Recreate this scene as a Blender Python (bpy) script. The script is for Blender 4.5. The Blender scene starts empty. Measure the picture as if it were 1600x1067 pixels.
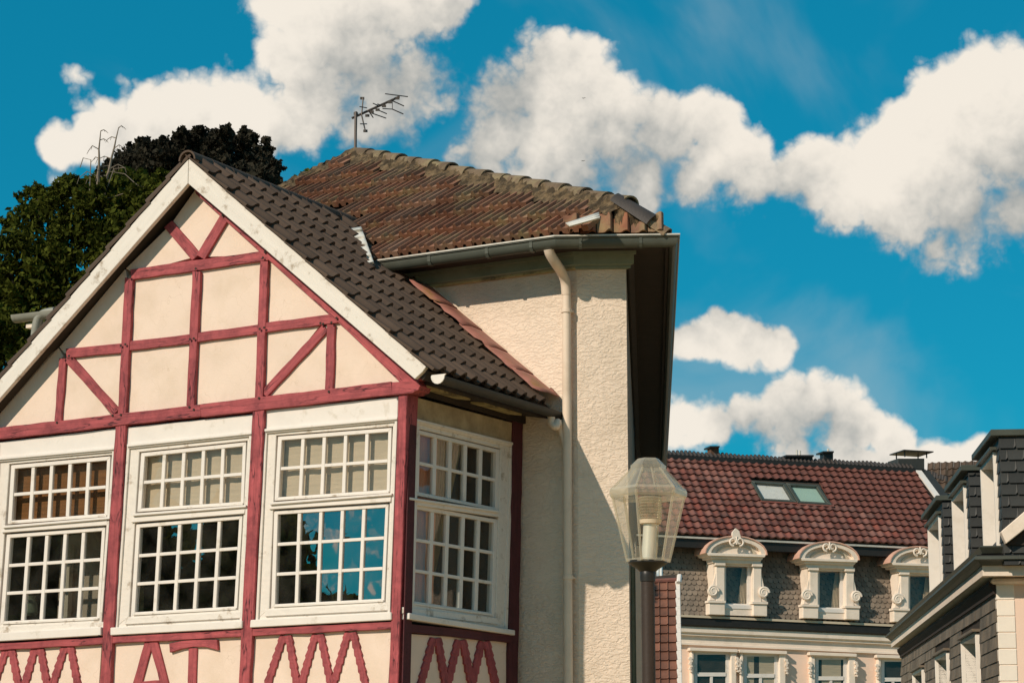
import bpy, math, random
import numpy as np
from mathutils import Matrix, Vector
random.seed(7); rng = np.random.default_rng(7)
S = bpy.context.scene
COL = S.collection
R = math.radians

# ------------------------------------------------------------------ camera
F_PX = 3493.0; PITCH = math.atan(673 / F_PX); CAM = np.array([0, 0, 1.6])
cam = bpy.data.cameras.new('camera'); cam_o = bpy.data.objects.new('camera', cam); COL.objects.link(cam_o)
cam.sensor_width = 36; cam.lens = F_PX / 1600 * 36; cam.clip_start = .1; cam.clip_end = 5000
cam_o.location = CAM; cam_o.rotation_euler = (R(90) + PITCH, 0, 0)
S.camera = cam_o
FW = np.array([0, math.cos(PITCH), math.sin(PITCH)]); UP = np.array([0, -math.sin(PITCH), math.cos(PITCH)]); RT = np.array([1., 0, 0])
def ray(px, py): return (px - 800) * RT + F_PX * FW + (533.5 - py) * UP
def nrm(v): v = np.asarray(v, float); return v / np.linalg.norm(v)
def at_y(px, py, y):
    d = ray(px, py); return CAM + d * (y / d[1])

# ------------------------------------------------------------------ light, sky
SUN_AZ, SUN_EL = R(224), R(33)           # clockwise from +Y
SUN_DIR = np.array([math.sin(SUN_AZ) * math.cos(SUN_EL), math.cos(SUN_AZ) * math.cos(SUN_EL), math.sin(SUN_EL)])
sun = bpy.data.lights.new('sun', 'SUN'); sun_o = bpy.data.objects.new('sun', sun); COL.objects.link(sun_o)
sun.energy = 4.0; sun.angle = R(.5); sun.color = (1, .86, .70)
sun_o.rotation_euler = Vector(SUN_DIR).to_track_quat('Z', 'Y').to_euler(); sun_o.location = (-30, -30, 40)
S.view_settings.view_transform = 'Standard'; S.view_settings.look = 'None'
S.view_settings.exposure = 0.0; S.view_settings.gamma = 1; S.view_settings.use_curve_mapping = False

world = bpy.data.worlds.new('World'); S.world = world; world.use_nodes = True
wt = world.node_tree; wt.nodes.clear()
SKY_TINT = (.06, .78, .87)
CLOUDS = [  # px centre, radius, weight : cumulus masses of the photographed sky, as directions
 (440,-10,75,1),(520,0,95,1),(620,-20,110,1),(680,10,60,1),(560,90,115,1),(470,90,85,1),(610,140,100,1),(490,170,75,1),(640,120,70,.8),(560,190,70,.8),
 (700,130,40,.5),(690,175,40,.45),(640,215,42,.5),
 (350,150,58,1),(300,170,70,1),(240,185,66,1),(190,200,54,1),(140,213,50,.9),(95,216,34,.7),(370,195,50,.9),(425,195,60,.9),(120,124,34,.42),(207,122,30,.38),(100,285,30,.45),
 (850,125,85,1),(905,110,72,1),(935,150,62,1),(800,150,70,1),(785,205,85,1),(870,210,120,1),(960,215,85,1),(1040,215,75,1),(1105,185,62,1),(1135,170,48,1),(1150,235,68,1),
 (1000,270,90,1),(900,280,95,.9),(1090,285,78,.9),(1180,290,58,.9),(1230,290,48,.9),(755,240,65,1),(1275,310,45,.8),(720,245,42,.8),(820,290,60,.8),
 (1290,270,62,1),(1265,280,58,1),(1450,155,65,1),(1415,185,55,1),(1520,145,78,1),(1590,125,70,1),(1660,150,110,1),(1395,230,70,1),(1490,230,110,1),(1590,230,115,1),(1335,280,66,1),(1400,320,80,1),
 (1500,330,90,1),(1600,330,90,1),(1460,385,48,.85),(1320,330,50,.8),(1690,300,90,.9),
 (1120,526,48,1),(1170,537,46,1),(1210,545,36,1),(1080,530,40,1),(1050,526,34,1),
 (1170,644,42,1),(1230,640,54,1),(1285,640,54,1),(1335,660,54,1),(1385,678,46,.9),(1110,658,52,.9),(1060,660,46,.9),(1250,680,50,.8),(1200,668,44,.9),(1310,630,40,.8),(1420,690,36,.7),
 (1258,718,34,1.2),(1330,730,46,1.2),(1400,718,46,1.2),(1470,722,50,1.2),(1525,720,46,1.2),(1600,740,46,1.2),(1290,745,46,1.2),(1200,760,36,1),(1380,760,60,1.2),
]
def cloud_groups():
    def new(nm):
        g = bpy.data.node_groups.new(nm, 'ShaderNodeTree')
        g.interface.new_socket('Vector', in_out='INPUT', socket_type='NodeSocketVector'); g.interface.new_socket('Density', in_out='OUTPUT', socket_type='NodeSocketFloat')
        return g, g.nodes, g.links, g.nodes.new('NodeGroupInput'), g.nodes.new('NodeGroupOutput')
    def mk(N, L):
        def math_(op, a, b=None, c=None):
            n = N.new('ShaderNodeMath'); n.operation = op
            for i, v in enumerate((a, b, c)):
                if v is None: continue
                if isinstance(v, (int, float)): n.inputs[i].default_value = v
                else: L.new(v, n.inputs[i])
            return n.outputs[0]
        return math_
    # broad cumulus masses
    g, N, L, gi, go = new('CloudMass'); math_ = mk(N, L)
    nz = N.new('ShaderNodeTexNoise'); nz.inputs['Scale'].default_value = 30; nz.inputs['Detail'].default_value = 2; L.new(gi.outputs[0], nz.inputs['Vector'])
    sc = N.new('ShaderNodeVectorMath'); sc.operation = 'MULTIPLY_ADD'; L.new(nz.outputs['Color'], sc.inputs[0]); sc.inputs[1].default_value = (.022,) * 3
    of = N.new('ShaderNodeVectorMath'); of.operation = 'SUBTRACT'; L.new(gi.outputs[0], of.inputs[0]); of.inputs[1].default_value = (.011,) * 3; L.new(of.outputs[0], sc.inputs[2])
    acc = None
    for e in [(nrm(ray(x, y)), r, w) for x, y, r, w in CLOUDS] + [(nrm(v), r, w) for v, r, w in CLOUDS_LEFT]:
        c_dir, r, w = e
        d = N.new('ShaderNodeVectorMath'); d.operation = 'DISTANCE'; L.new(sc.outputs[0], d.inputs[0]); d.inputs[1].default_value = tuple(c_dir)
        f = math_('MULTIPLY_ADD', d.outputs['Value'], -w / (r / F_PX * CL_SIZE), w)
        acc = f if acc is None else math_('SMOOTH_MAX', acc, f, .25)
    # the rest of the sky carries scattered cumulus of the same kind
    d0 = N.new('ShaderNodeVectorMath'); d0.operation = 'DISTANCE'; L.new(gi.outputs[0], d0.inputs[0]); d0.inputs[1].default_value = tuple(nrm(ray(800, 400)))
    far = N.new('ShaderNodeMapRange'); L.new(d0.outputs['Value'], far.inputs[0]); far.inputs[1].default_value = .33; far.inputs[2].default_value = .5
    n2 = N.new('ShaderNodeTexNoise'); n2.inputs['Scale'].default_value = 4.5; n2.inputs['Detail'].default_value = 2; L.new(gi.outputs[0], n2.inputs['Vector'])
    f2 = math_('MULTIPLY', math_('SUBTRACT', n2.outputs['Fac'], .60), 5.0)
    L.new(math_('MAXIMUM', acc, math_('SUBTRACT', math_('ADD', f2, far.outputs[0]), 1.0)), go.inputs[0])
    # billowing detail
    h, N, L, gi, go = new('CloudDetail'); math_ = mk(N, L); out = None
    for sca, det, amp in ((26, 1, 1.0), (58, 2, .75), (130, 2, .40), (300, 3, .18)):
        nz = N.new('ShaderNodeTexNoise'); nz.inputs['Scale'].default_value = sca; nz.inputs['Detail'].default_value = det; nz.inputs['Roughness'].default_value = .5; L.new(gi.outputs[0], nz.inputs['Vector'])
        v = math_('ABSOLUTE', math_('SUBTRACT', nz.outputs['Fac'], .5)); v = math_('MULTIPLY_ADD', v, -4.0 * amp, amp * .45)
        out = v if out is None else math_('ADD', out, v)
    L.new(math_('MULTIPLY', out, -1.0), go.inputs[0])
    return g, h
CL_SIZE = 1.22
CLOUDS_LEFT = [((-.876, -.470, .112), 60, .34), ((-.870, -.483, .100), 60, .36), ((-.862, -.497, .088), 60, .36), ((-.852, -.512, .078), 60, .36)]   # a cloud out of frame to the left, mirrored in the panes
CG, CD = cloud_groups()
def wn(t, **k):
    n = wt.nodes.new(t)
    for a, v in k.items(): setattr(n, a, v)
    return n
def wm(op, a, b=None, c=None, clamp=False):
    n = wn('ShaderNodeMath', operation=op, use_clamp=clamp)
    for i, v in enumerate((a, b, c)):
        if v is None: continue
        if isinstance(v, (int, float)): n.inputs[i].default_value = v
        else: wt.links.new(v, n.inputs[i])
    return n.outputs[0]
def wmix(fac, a, b, blend='MIX'):
    n = wn('ShaderNodeMix', data_type='RGBA', blend_type=blend)
    for i, v in ((0, fac), (6, a), (7, b)):
        if isinstance(v, tuple): n.inputs[i].default_value = (*v, 1)
        elif isinstance(v, (int, float)): n.inputs[i].default_value = v
        else: wt.links.new(v, n.inputs[i])
    return n.outputs[2]
tc = wn('ShaderNodeTexCoord')
sky = wn('ShaderNodeTexSky', sky_type='NISHITA', sun_disc=False)
sky.sun_elevation = SUN_EL; sky.sun_rotation = SUN_AZ; sky.altitude = 100; sky.air_density = 1; sky.dust_density = .3; sky.ozone_density = 2
skyc = wmix(.52, wmix(1.0, sky.outputs[0], SKY_TINT, 'MULTIPLY'), (.0, 2.32, 3.85))       # the deep teal grade of this sky
def field(tree, off):
    g = wn('ShaderNodeGroup'); g.node_tree = tree
    if off is None: wt.links.new(tc.outputs['Generated'], g.inputs[0])
    else:
        a = wn('ShaderNodeVectorMath', operation='ADD'); wt.links.new(tc.outputs['Generated'], a.inputs[0]); a.inputs[1].default_value = tuple(off); wt.links.new(a.outputs[0], g.inputs[0])
    return g.outputs[0]
LV = nrm(UP * .8 - RT * .6)
b0 = field(CG, None); b1 = field(CG, LV * .05); e0 = field(CD, None); e1 = field(CD, LV * .011)
def smooth(v, lo, hi, a=0., b=1.):
    n = wn('ShaderNodeMapRange', interpolation_type='SMOOTHSTEP'); wt.links.new(v, n.inputs[0])
    for i, x in zip((1, 2, 3, 4), (lo, hi, a, b)): n.inputs[i].default_value = x
    return n.outputs[0]
gate = wm('MULTIPLY', smooth(b0, -.12, .22), smooth(b0, .45, .85, 1.0, .25))
dens = wm('MULTIPLY_ADD', wm('MULTIPLY', e0, gate), .24, b0)
lit = wm('MULTIPLY_ADD', wm('SUBTRACT', b0, b1), .58, wm('MULTIPLY', wm('SUBTRACT', e0, e1), .21))
lit = wm('MULTIPLY_ADD', wm('SUBTRACT', b0, .45), -.42, lit)
lit = smooth(wm('ADD', lit, -.17), -.60, .50)
alpha = wm('MULTIPLY', smooth(dens, .06, .36), smooth(wm('MULTIPLY_ADD', dens, .8, lit), .18, .85))
cloudc = wmix(lit, (3.3, 3.5, 3.45), (9.2, 8.45, 7.4))
vn = wn('ShaderNodeTexNoise'); vn.inputs['Scale'].default_value = 9; vn.inputs['Detail'].default_value = 5; vn.inputs['Distortion'].default_value = .6; wt.links.new(tc.outputs['Generated'], vn.inputs['Vector'])
veil = smooth(vn.outputs['Fac'], .50, .80, 0, .30)
skyv = wmix(veil, skyc, (5.0, 5.6, 5.6))                       # thin high veil
final = wmix(wm('MULTIPLY', alpha, .98), skyv, cloudc)
bg = wn('ShaderNodeBackground'); bg.inputs[1].default_value = .1
wt.links.new(final, bg.inputs[0])
wo = wn('ShaderNodeOutputWorld'); wt.links.new(bg.outputs[0], wo.inputs[0])
world.cycles.sampling_method = 'MANUAL'; world.cycles.sample_map_resolution = 256

# ------------------------------------------------------------------ helpers
WL = {}
class MB:
    def __init__(s): s.v = []; s.f = []
    def add(s, vs, fs):
        o = len(s.v); s.v += [np.asarray(v, float) for v in vs]; s.f += [tuple(i + o for i in f) for f in fs]
    def prism(s, front, shift):
        """closed solid: polygon front, extruded by vector shift"""
        n = len(front); fr = [np.asarray(p, float) for p in front]; bk = [p + shift for p in fr]
        s.add(fr + bk, [tuple(range(n)), tuple(range(2 * n - 1, n - 1, -1))] + [((i + 1) % n, i, n + i, n + (i + 1) % n) for i in range(n)])
    def box(s, c, X, Y, Z):
        c = np.asarray(c, float); X, Y, Z = map(lambda a: np.asarray(a, float) / 2, (X, Y, Z))
        s.prism([c - X - Y - Z, c + X - Y - Z, c + X + Y - Z, c - X + Y - Z], 2 * Z)
    def tube(s, pts, r, seg=10, cap=True):
        pts = [np.asarray(p, float) for p in pts]; n = len(pts); rs = r if hasattr(r, '__len__') else [r] * n
        o = len(s.v); ref = None
        for i, p in enumerate(pts):
            t = nrm(pts[min(i + 1, n - 1)] - pts[max(i - 1, 0)])
            if ref is None: ref = nrm(np.cross(t, [.31, .2, .93] if abs(t[2]) < .9 else [1, .1, 0]))
            u = nrm(ref - t * (ref @ t)); ref = u; w = np.cross(t, u)
            for k in range(seg):
                a = 2 * math.pi * k / seg; s.v.append(p + rs[i] * (math.cos(a) * u + math.sin(a) * w))
        for i in range(n - 1):
            for k in range(seg):
                a, b = o + i * seg + k, o + i * seg + (k + 1) % seg; s.f.append((a, b, b + seg, a + seg))
        if cap: s.f.append(tuple(o + k for k in range(seg))[::-1]); s.f.append(tuple(o + (n - 1) * seg + k for k in range(seg)))
    def sweep(s, prof, p1, p2, O, Zv, miter1=None, miter2=None):
        """closed profile [(o,z)] swept p1->p2; O outward, Zv up; miter: extra shift along run per outward unit"""
        d = nrm(p2 - p1); n = len(prof)
        a = [p1 + O * o + Zv * z + d * (o * (miter1 or 0)) for o, z in prof]; b = [p2 + O * o + Zv * z + d * (o * (miter2 or 0)) for o, z in prof]
        s.add(a + b, [tuple(range(n)), tuple(range(2 * n - 1, n - 1, -1))] + [((i + 1) % n, i, n + i, n + (i + 1) % n) for i in range(n)])
def link(o, parent):
    COL.objects.link(o)
    if parent is not None: o.parent = parent
    return o
def mesh_of(name, vs, fs, mat, smooth=False):
    me = bpy.data.meshes.new(name); me.from_pydata([tuple(v) for v in vs], [], fs); 
    if mat: me.materials.append(mat)
    if smooth:
        me.polygons.foreach_set('use_smooth', [True] * len(me.polygons))
        try: me.set_sharp_from_angle(angle=R(40))
        except Exception: pass
    me.update(); return me
def smooth_path(p, n=6):
    p = [np.asarray(q, float) for q in p]; p = [2 * p[0] - p[1]] + p + [2 * p[-1] - p[-2]]; out = []
    for i in range(1, len(p) - 2):
        for k in range(n):
            t = k / n; out.append(.5 * (2 * p[i] + (p[i + 1] - p[i - 1]) * t + (2 * p[i - 1] - 5 * p[i] + 4 * p[i + 1] - p[i + 2]) * t * t + (3 * p[i] - p[i - 1] - 3 * p[i + 1] + p[i + 2]) * t ** 3))
    return out + [p[-2]]
def fixn(me):
    import bmesh
    bm = bmesh.new(); bm.from_mesh(me); bmesh.ops.recalc_face_normals(bm, faces=bm.faces); bm.to_mesh(me); bm.free()
def part(name, mb, mat, parent=None, frame=None, smooth=False, bevel=0, stuff=False, seg=1):
    """frame: 3x3 rotation (columns) for local axes, so that grain follows the piece"""
    v = np.array(mb.v); c = (v.min(0) + v.max(0)) / 2
    Rm = np.eye(3) if frame is None else np.array(frame)
    me = mesh_of(name, (v - c) @ Rm, mb.f, mat, False); fixn(me)
    if smooth:
        me.polygons.foreach_set('use_smooth', [True] * len(me.polygons)); me.set_sharp_from_angle(angle=R(38))
    o = bpy.data.objects.new(name, me); link(o, parent)
    off = WL.get(parent.name, np.zeros(3)) if parent is not None else np.zeros(3)
    M = Matrix([list(Rm[i]) + [float(c[i] - off[i])] for i in range(3)] + [[0, 0, 0, 1]]); o.matrix_local = M
    WL[o.name] = c
    if bevel:
        b = o.modifiers.new('bevel', 'BEVEL'); b.width = bevel; b.segments = seg; b.limit_method = 'ANGLE'
    if stuff: o['kind'] = 'stuff'
    return o
def place(name, me, Rm, pos, parent):
    o = bpy.data.objects.new(name, me); link(o, parent); off = WL[parent.name]; Rm = np.array(Rm)
    o.matrix_local = Matrix([list(Rm[i]) + [float(pos[i] - off[i])] for i in range(3)] + [[0, 0, 0, 1]]); return o
def tag(o, label, cat, group=None, kind=None):
    if label: o['label'] = label
    if cat: o['category'] = cat
    if group: o['group'] = group
    if kind: o['kind'] = kind
    return o
def thing(name, label, cat, loc, group=None):
    o = bpy.data.objects.new(name, None); COL.objects.link(o); o.location = tuple(float(x) for x in loc); o.empty_display_size = .3
    WL[o.name] = np.asarray(loc, float); return tag(o, label, cat, group)
def subroot(name, parent, loc):
    """an intermediate part that only gathers sub-parts is avoided: parts are meshes"""
class Plane:
    def __init__(s, p, n): s.p = np.asarray(p, float); s.n = nrm(n)
    def at(s, x, y, o=0.):
        d = ray(x, y); p = s.p + s.n * o; return CAM + d * (np.dot(p - CAM, s.n) / np.dot(d, s.n))
    def poly(s, pts, o=0.): return [s.at(x, y, o) for x, y in pts]
    def dist(s, q): return float((np.asarray(q) - s.p) @ s.n)
def slab(mb, P, pts, o, th): mb.prism(P.poly(pts, o), -P.n * th)
def bil(q, s, t):
    q = [np.array(p, float) for p in q]; return (q[0] * (1 - s) + q[1] * s) * (1 - t) + (q[3] * (1 - s) + q[2] * s) * t   # TL TR BR BL
def bar_poly(p1, p2, w):
    p1, p2 = np.array(p1, float), np.array(p2, float); d = p2 - p1; n = np.array([-d[1], d[0]]) / np.hypot(*d) * w / 2
    return [p1 + n, p2 + n, p2 - n, p1 - n]

# ------------------------------------------------------------------ materials
def mat(name, col, rough=.8, var=.12, scale=3., bump=0., bscale=40., dirt=None, dirt_amt=.0, dirt_scale=1.5, island=0., obj_rand=0., stretch=None, spec=.3, metal=0., dirt_lo=.5, dirt_hi=.75, bdist=.02, cracks=None, objcoord=True, bkind='noise', obj_hue=0.):
    m = bpy.data.materials.new(name); m.use_nodes = True; t = m.node_tree; N, L = t.nodes, t.links
    bs = N['Principled BSDF']; bs.inputs['Roughness'].default_value = rough; bs.inputs['Specular IOR Level'].default_value = spec; bs.inputs['Metallic'].default_value = metal
    tcn = N.new('ShaderNodeTexCoord'); src = tcn.outputs['Object']
    if not objcoord:
        ge = N.new('ShaderNodeNewGeometry'); src = ge.outputs['Position']
    if stretch:
        mp = N.new('ShaderNodeMapping'); mp.inputs['Scale'].default_value = stretch; L.new(src, mp.inputs[0]); src2 = mp.outputs[0]
    else: src2 = src
    def mx(fac, a, b, blend='MIX'):
        n = N.new('ShaderNodeMix'); n.data_type = 'RGBA'; n.blend_type = blend
        for i, v in ((0, fac), (6, a), (7, b)):
            if isinstance(v, tuple): n.inputs[i].default_value = (*v[:3], 1)
            elif isinstance(v, (int, float)): n.inputs[i].default_value = v
            else: L.new(v, n.inputs[i])
        return n.outputs[2]
    def noise(sc, det=5, vec=None, ro=.6):
        n = N.new('ShaderNodeTexNoise'); n.inputs['Scale'].default_value = sc; n.inputs['Detail'].default_value = det; n.inputs['Roughness'].default_value = ro
        L.new(vec or src2, n.inputs['Vector']); return n.outputs['Fac']
    def mr(v, a, b, c, d):
        n = N.new('ShaderNodeMapRange'); L.new(v, n.inputs[0])
        for i, x in zip((1, 2, 3, 4), (a, b, c, d)): n.inputs[i].default_value = x
        return n.outputs[0]
    def hsv(c, val):
        h = N.new('ShaderNodeHueSaturation'); L.new(c, h.inputs['Color']) if not isinstance(c, tuple) else None
        if isinstance(c, tuple): h.inputs['Color'].default_value = (*c, 1)
        L.new(val, h.inputs['Value']); return h.outputs[0]
    c = hsv(tuple(col), mr(noise(scale), .25, .75, 1 - var, 1 + var))
    if obj_rand:
        oi = N.new('ShaderNodeObjectInfo'); c = hsv(c, mr(oi.outputs['Random'], 0, 1, 1 - obj_rand, 1 + obj_rand))
    if obj_hue:
        oh = N.new('ShaderNodeObjectInfo'); wh = N.new('ShaderNodeTexWhiteNoise'); wh.noise_dimensions = '1D'; L.new(oh.outputs['Random'], wh.inputs['W']); hh = N.new('ShaderNodeHueSaturation'); L.new(c, hh.inputs['Color']); L.new(mr(wh.outputs['Value'], 0, 1, .5 - obj_hue, .5 + obj_hue), hh.inputs['Hue']); L.new(mr(wh.outputs['Value'], 0, 1, 1.1, .88), hh.inputs['Saturation']); c = hh.outputs[0]
    if island:
        ge2 = N.new('ShaderNodeNewGeometry'); c = hsv(c, mr(ge2.outputs['Random Per Island'], 0, 1, 1 - island, 1 + island))
    if dirt:
        ge3 = N.new('ShaderNodeNewGeometry')
        c = mx(mr(noise(dirt_scale, 8, ge3.outputs['Position'], .68), dirt_lo, dirt_hi, 0, dirt_amt), c, dirt)
    h = None
    if bump:
        if bkind == 'stucco':
            n1 = N.new('ShaderNodeTexNoise'); n1.inputs['Scale'].default_value = bscale; n1.inputs['Detail'].default_value = 3; n1.inputs['Distortion'].default_value = 1.2; L.new(src2, n1.inputs['Vector'])
            rg = mr(n1.outputs['Fac'], .42, .58, 0, 1); n2 = noise(bscale * 4, 4)
            ad = N.new('ShaderNodeMath'); ad.operation = 'MULTIPLY_ADD'; L.new(n2, ad.inputs[0]); ad.inputs[1].default_value = .35; L.new(rg, ad.inputs[2]); h = ad.outputs[0]
        else: h = noise(bscale, 6)
    if cracks:
        mp2 = N.new('ShaderNodeMapping'); mp2.inputs['Scale'].default_value = cracks[0]; oi2 = N.new('ShaderNodeObjectInfo')
        L.new(tcn.outputs['Object'], mp2.inputs[0])
        cb = N.new('ShaderNodeCombineXYZ'); mlt = N.new('ShaderNodeMath'); mlt.operation = 'MULTIPLY'; L.new(oi2.outputs['Random'], mlt.inputs[0]); mlt.inputs[1].default_value = 37
        L.new(mlt.outputs[0], cb.inputs[0]); L.new(mlt.outputs[0], cb.inputs[2]); L.new(cb.outputs[0], mp2.inputs['Location'])
        n3 = N.new('ShaderNodeTexNoise'); n3.inputs['Scale'].default_value = cracks[1]; n3.inputs['Detail'].default_value = 3; L.new(mp2.outputs[0], n3.inputs['Vector'])
        ab = N.new('ShaderNodeMath'); ab.operation = 'ABSOLUTE'; sb = N.new('ShaderNodeMath'); sb.operation = 'SUBTRACT'; L.new(n3.outputs['Fac'], sb.inputs[0]); sb.inputs[1].default_value = .5; L.new(sb.outputs[0], ab.inputs[0])
        ck = mr(ab.outputs[0], 0, cracks[2], 1, 0)
        n4 = noise(2.2, 2, tcn.outputs['Object']); gate = mr(n4, .40, .52, 0, 1)
        ml = N.new('ShaderNodeMath'); ml.operation = 'MULTIPLY'; L.new(ck, ml.inputs[0]); L.new(gate, ml.inputs[1])
        c = mx(ml.outputs[0], c, cracks[3])
    if h is not None:
        b = N.new('ShaderNodeBump'); b.inputs['Strength'].default_value = bump; b.inputs['Distance'].default_value = bdist; L.new(h, b.inputs['Height']); L.new(b.outputs[0], bs.inputs['Normal'])
    L.new(c, bs.inputs['Base Color']); return m
M = {}
M['plaster'] = mat('cream_plaster', (0.765, 0.61, 0.5), .9, .05, 2.5, .22, 55, dirt=(.55, .42, .28), dirt_amt=.5, dirt_scale=2.3, dirt_lo=.46, dirt_hi=.82, bdist=.01, cracks=((1, 1, 1), 2.6, .0022, (.62, .48, .37)))
M['stucco'] = mat('stucco', (0.8, 0.655, 0.525), .95, .05, 2, .5, 17, dirt=(.42, .34, .24), dirt_amt=.55, dirt_scale=1.4, dirt_lo=.46, dirt_hi=.8, bdist=.014, stretch=(.8, .8, 1.9), bkind='stucco')
M['timber'] = mat('red_timber', (0.375, 0.078, 0.084), .7, .32, 2.4, .35, 10, stretch=(1, 14, 14), dirt=(.15, .028, .035), dirt_amt=.8, dirt_scale=6, dirt_lo=.45, dirt_hi=.7, cracks=((.9, 8, 8), 1.9, .022, (.035, .008, .012)), bdist=.01, obj_rand=.07)
M['white'] = mat('white_paint', (0.75, 0.69, 0.63), .55, .05, 5, .12, 30, dirt=(.40, .33, .22), dirt_amt=.55, dirt_scale=4.5, dirt_lo=.58, dirt_hi=.72, bdist=.006)
M['white_wood'] = mat('weathered_white_paint', (0.73, 0.67, 0.6), .6, .06, 3, .25, 14, stretch=(1, 9, 9), dirt=(.30, .22, .14), dirt_amt=.8, dirt_scale=6, dirt_lo=.56, dirt_hi=.68, bdist=.006)
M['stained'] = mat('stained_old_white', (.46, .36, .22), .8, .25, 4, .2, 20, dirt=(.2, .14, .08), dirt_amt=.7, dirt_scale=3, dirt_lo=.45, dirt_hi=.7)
M['white_bright'] = mat('fresh_white_paint', (.88, .81, .72), .5, .04, 3, .05, 20, dirt=(.5, .42, .3), dirt_amt=.3, dirt_scale=4)
M['pale_green'] = mat('pale_green_blind', (.40, .52, .42), .8, .05, 3)
M['stucco_shade'] = mat('shade_side_stucco', (.30, .22, .16), .95, .2, 2, .5, 17, dirt=(.15, .11, .08), dirt_amt=.6, dirt_scale=1.4, bdist=.014, bkind='stucco')  # darker copy of the stucco with the side wall's shade in its colour
M['timber_shade'] = mat('shade_side_timber', (.085, .022, .026), .8, .25, 3, .3, 10, stretch=(1, 14, 14), dirt=(.03, .012, .012), dirt_amt=.7, dirt_scale=5)  # darker copy of the red timber, side wall shade put into its colour
M['zinc_mid'] = mat('weathered_zinc', (.30, .29, .24), .55, .2, 3, .05, 20, dirt=(.12, .11, .08), dirt_amt=.6, dirt_scale=4, spec=.4, metal=.1)
M['rafter'] = mat('old_yellow_paint', (.42, .34, .17), .8, .2, 4, .3, 20, dirt=(.08, .06, .04), dirt_amt=.8, dirt_scale=4, dirt_lo=.5, dirt_hi=.62)
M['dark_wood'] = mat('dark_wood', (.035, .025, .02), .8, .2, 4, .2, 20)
M['tile_dark'] = mat('dark_brown_tile', (0.088, 0.058, 0.04), .75, .16, 5, .25, 60, obj_rand=.22, dirt=(.12, .10, .07), dirt_amt=.4, dirt_scale=6, dirt_lo=.6, dirt_hi=.72, bdist=.004, spec=.25)
M['tile_old'] = mat('old_clay_tile', (0.215, 0.104, 0.062), .9, .25, 6, .5, 50, obj_rand=.32, obj_hue=.007, dirt=(.27, .20, .10), dirt_amt=.75, dirt_scale=3.3, dirt_lo=.50, dirt_hi=.66, bdist=.006)
M['tile_red'] = mat('red_glazed_tile', (0.18, 0.068, 0.05), .65, .2, 4, .15, 40, obj_rand=.3, obj_hue=.004, spec=.35, dirt=(.07, .04, .03), dirt_amt=.6, dirt_scale=2.2, dirt_lo=.5, dirt_hi=.7)
M['ridge_old'] = mat('lichen_ridge_tile', (0.175, 0.12, 0.075), .9, .3, 7, .6, 40, obj_rand=.3, dirt=(.28, .22, .12), dirt_amt=.75, dirt_scale=5, dirt_lo=.48, dirt_hi=.62)
M['mortar'] = mat('lichen_mortar', (0.17, 0.115, 0.062), 1, .35, 14, .9, 30, dirt=(.05, .035, .02), dirt_amt=.95, dirt_scale=8, dirt_lo=.42, dirt_hi=.56)
M['roof_under'] = mat('roof_boarding', (.045, .035, .028), .9, .2, 4)
M['ridge_dark'] = mat('dark_ridge_tile', (.06, .05, .045), .6, .2, 5, .2, 40, obj_rand=.15)
M['zinc_dark'] = mat('dark_old_zinc', (.035, .032, .027), .55, .2, 3, .05, 20, dirt=(.09, .07, .045), dirt_amt=.5, dirt_scale=5, spec=.3)
M['zinc'] = mat('grey_zinc', (.075, .08, .062), .5, .15, 3, .05, 20, dirt=(.05, .05, .035), dirt_amt=.6, dirt_scale=3, spec=.4, metal=.2)
M['zinc_light'] = mat('pale_zinc', (0.58, 0.54, 0.47), .5, .15, 3, .05, 20, dirt=(.2, .18, .13), dirt_amt=.5, dirt_scale=5, spec=.4, metal=.2)
M['eave_green'] = mat('grey_green_paint', (.20, .23, .17), .7, .15, 3, .1, 20, dirt=(.08, .08, .05), dirt_amt=.5, dirt_scale=4)
M['pipe'] = mat('cream_pipe', (0.74, 0.6, 0.47), .5, .06, 3, 0, 20, dirt=(.35, .25, .15), dirt_amt=.4, dirt_scale=3)
M['lead_red'] = mat('red_painted_lead', (0.36, 0.15, 0.115), .55, .2, 4, .3, 9, dirt=(.28, .16, .05), dirt_amt=.8, dirt_scale=2.8, dirt_lo=.55, dirt_hi=.66)
M['lead_white'] = mat('whitened_lead', (.62, .60, .54), .7, .1, 6, .1, 20, dirt=(.3, .27, .2), dirt_amt=.6, dirt_scale=5)
M['slate'] = mat('slate', (0.029, 0.029, 0.026), .55, .2, 6, .3, 30, obj_rand=.25, island=.25, spec=.4, bdist=.004)
M['slate_warm'] = mat('brown_slate', (0.16, 0.125, 0.09), .6, .25, 5, .3, 25, island=.32, spec=.35)
M['slate_scale'] = mat('grey_scale_slate', (0.22, 0.175, 0.135), .7, .2, 5, .2, 25, island=.2)
M['wall_pink'] = mat('peach_render', (0.86, 0.635, 0.5), .9, .05, 1, .1, 40)
M['trim_cream'] = mat('cream_trim', (0.83, 0.7, 0.58), .75, .06, 2, .1, 30, dirt=(.4, .32, .22), dirt_amt=.35, dirt_scale=2.5)
M['trim_pink'] = mat('pinkish_copper_cap', (.62, .36, .27), .7, .1, 2)
M['trim_shade'] = mat('stone_grey_trim', (0.55, 0.46, 0.34), .8, .06, 2, .1, 30)
M['black_metal'] = mat('black_paint', (.022, .02, .018), .4, .2, 6, .05, 30)
M['pole'] = mat('brown_pole', (0.046, 0.031, 0.024), .5, .15, 4, .1, 40)
M['grey_metal'] = mat('grey_metal', (.11, .09, .08), .5, .1, 5, metal=.4)
M['steel'] = mat('pale_steel', (.80, .77, .70), .35, .06, 4, metal=.2)
M['interior'] = mat('room_interior', (.035, .028, .022), .9, .2, 2)
M['curtain'] = mat('beige_curtain', (0.67, 0.55, 0.42), .9, .12, 3, .3, 14, stretch=(1, 1, 9))
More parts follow.
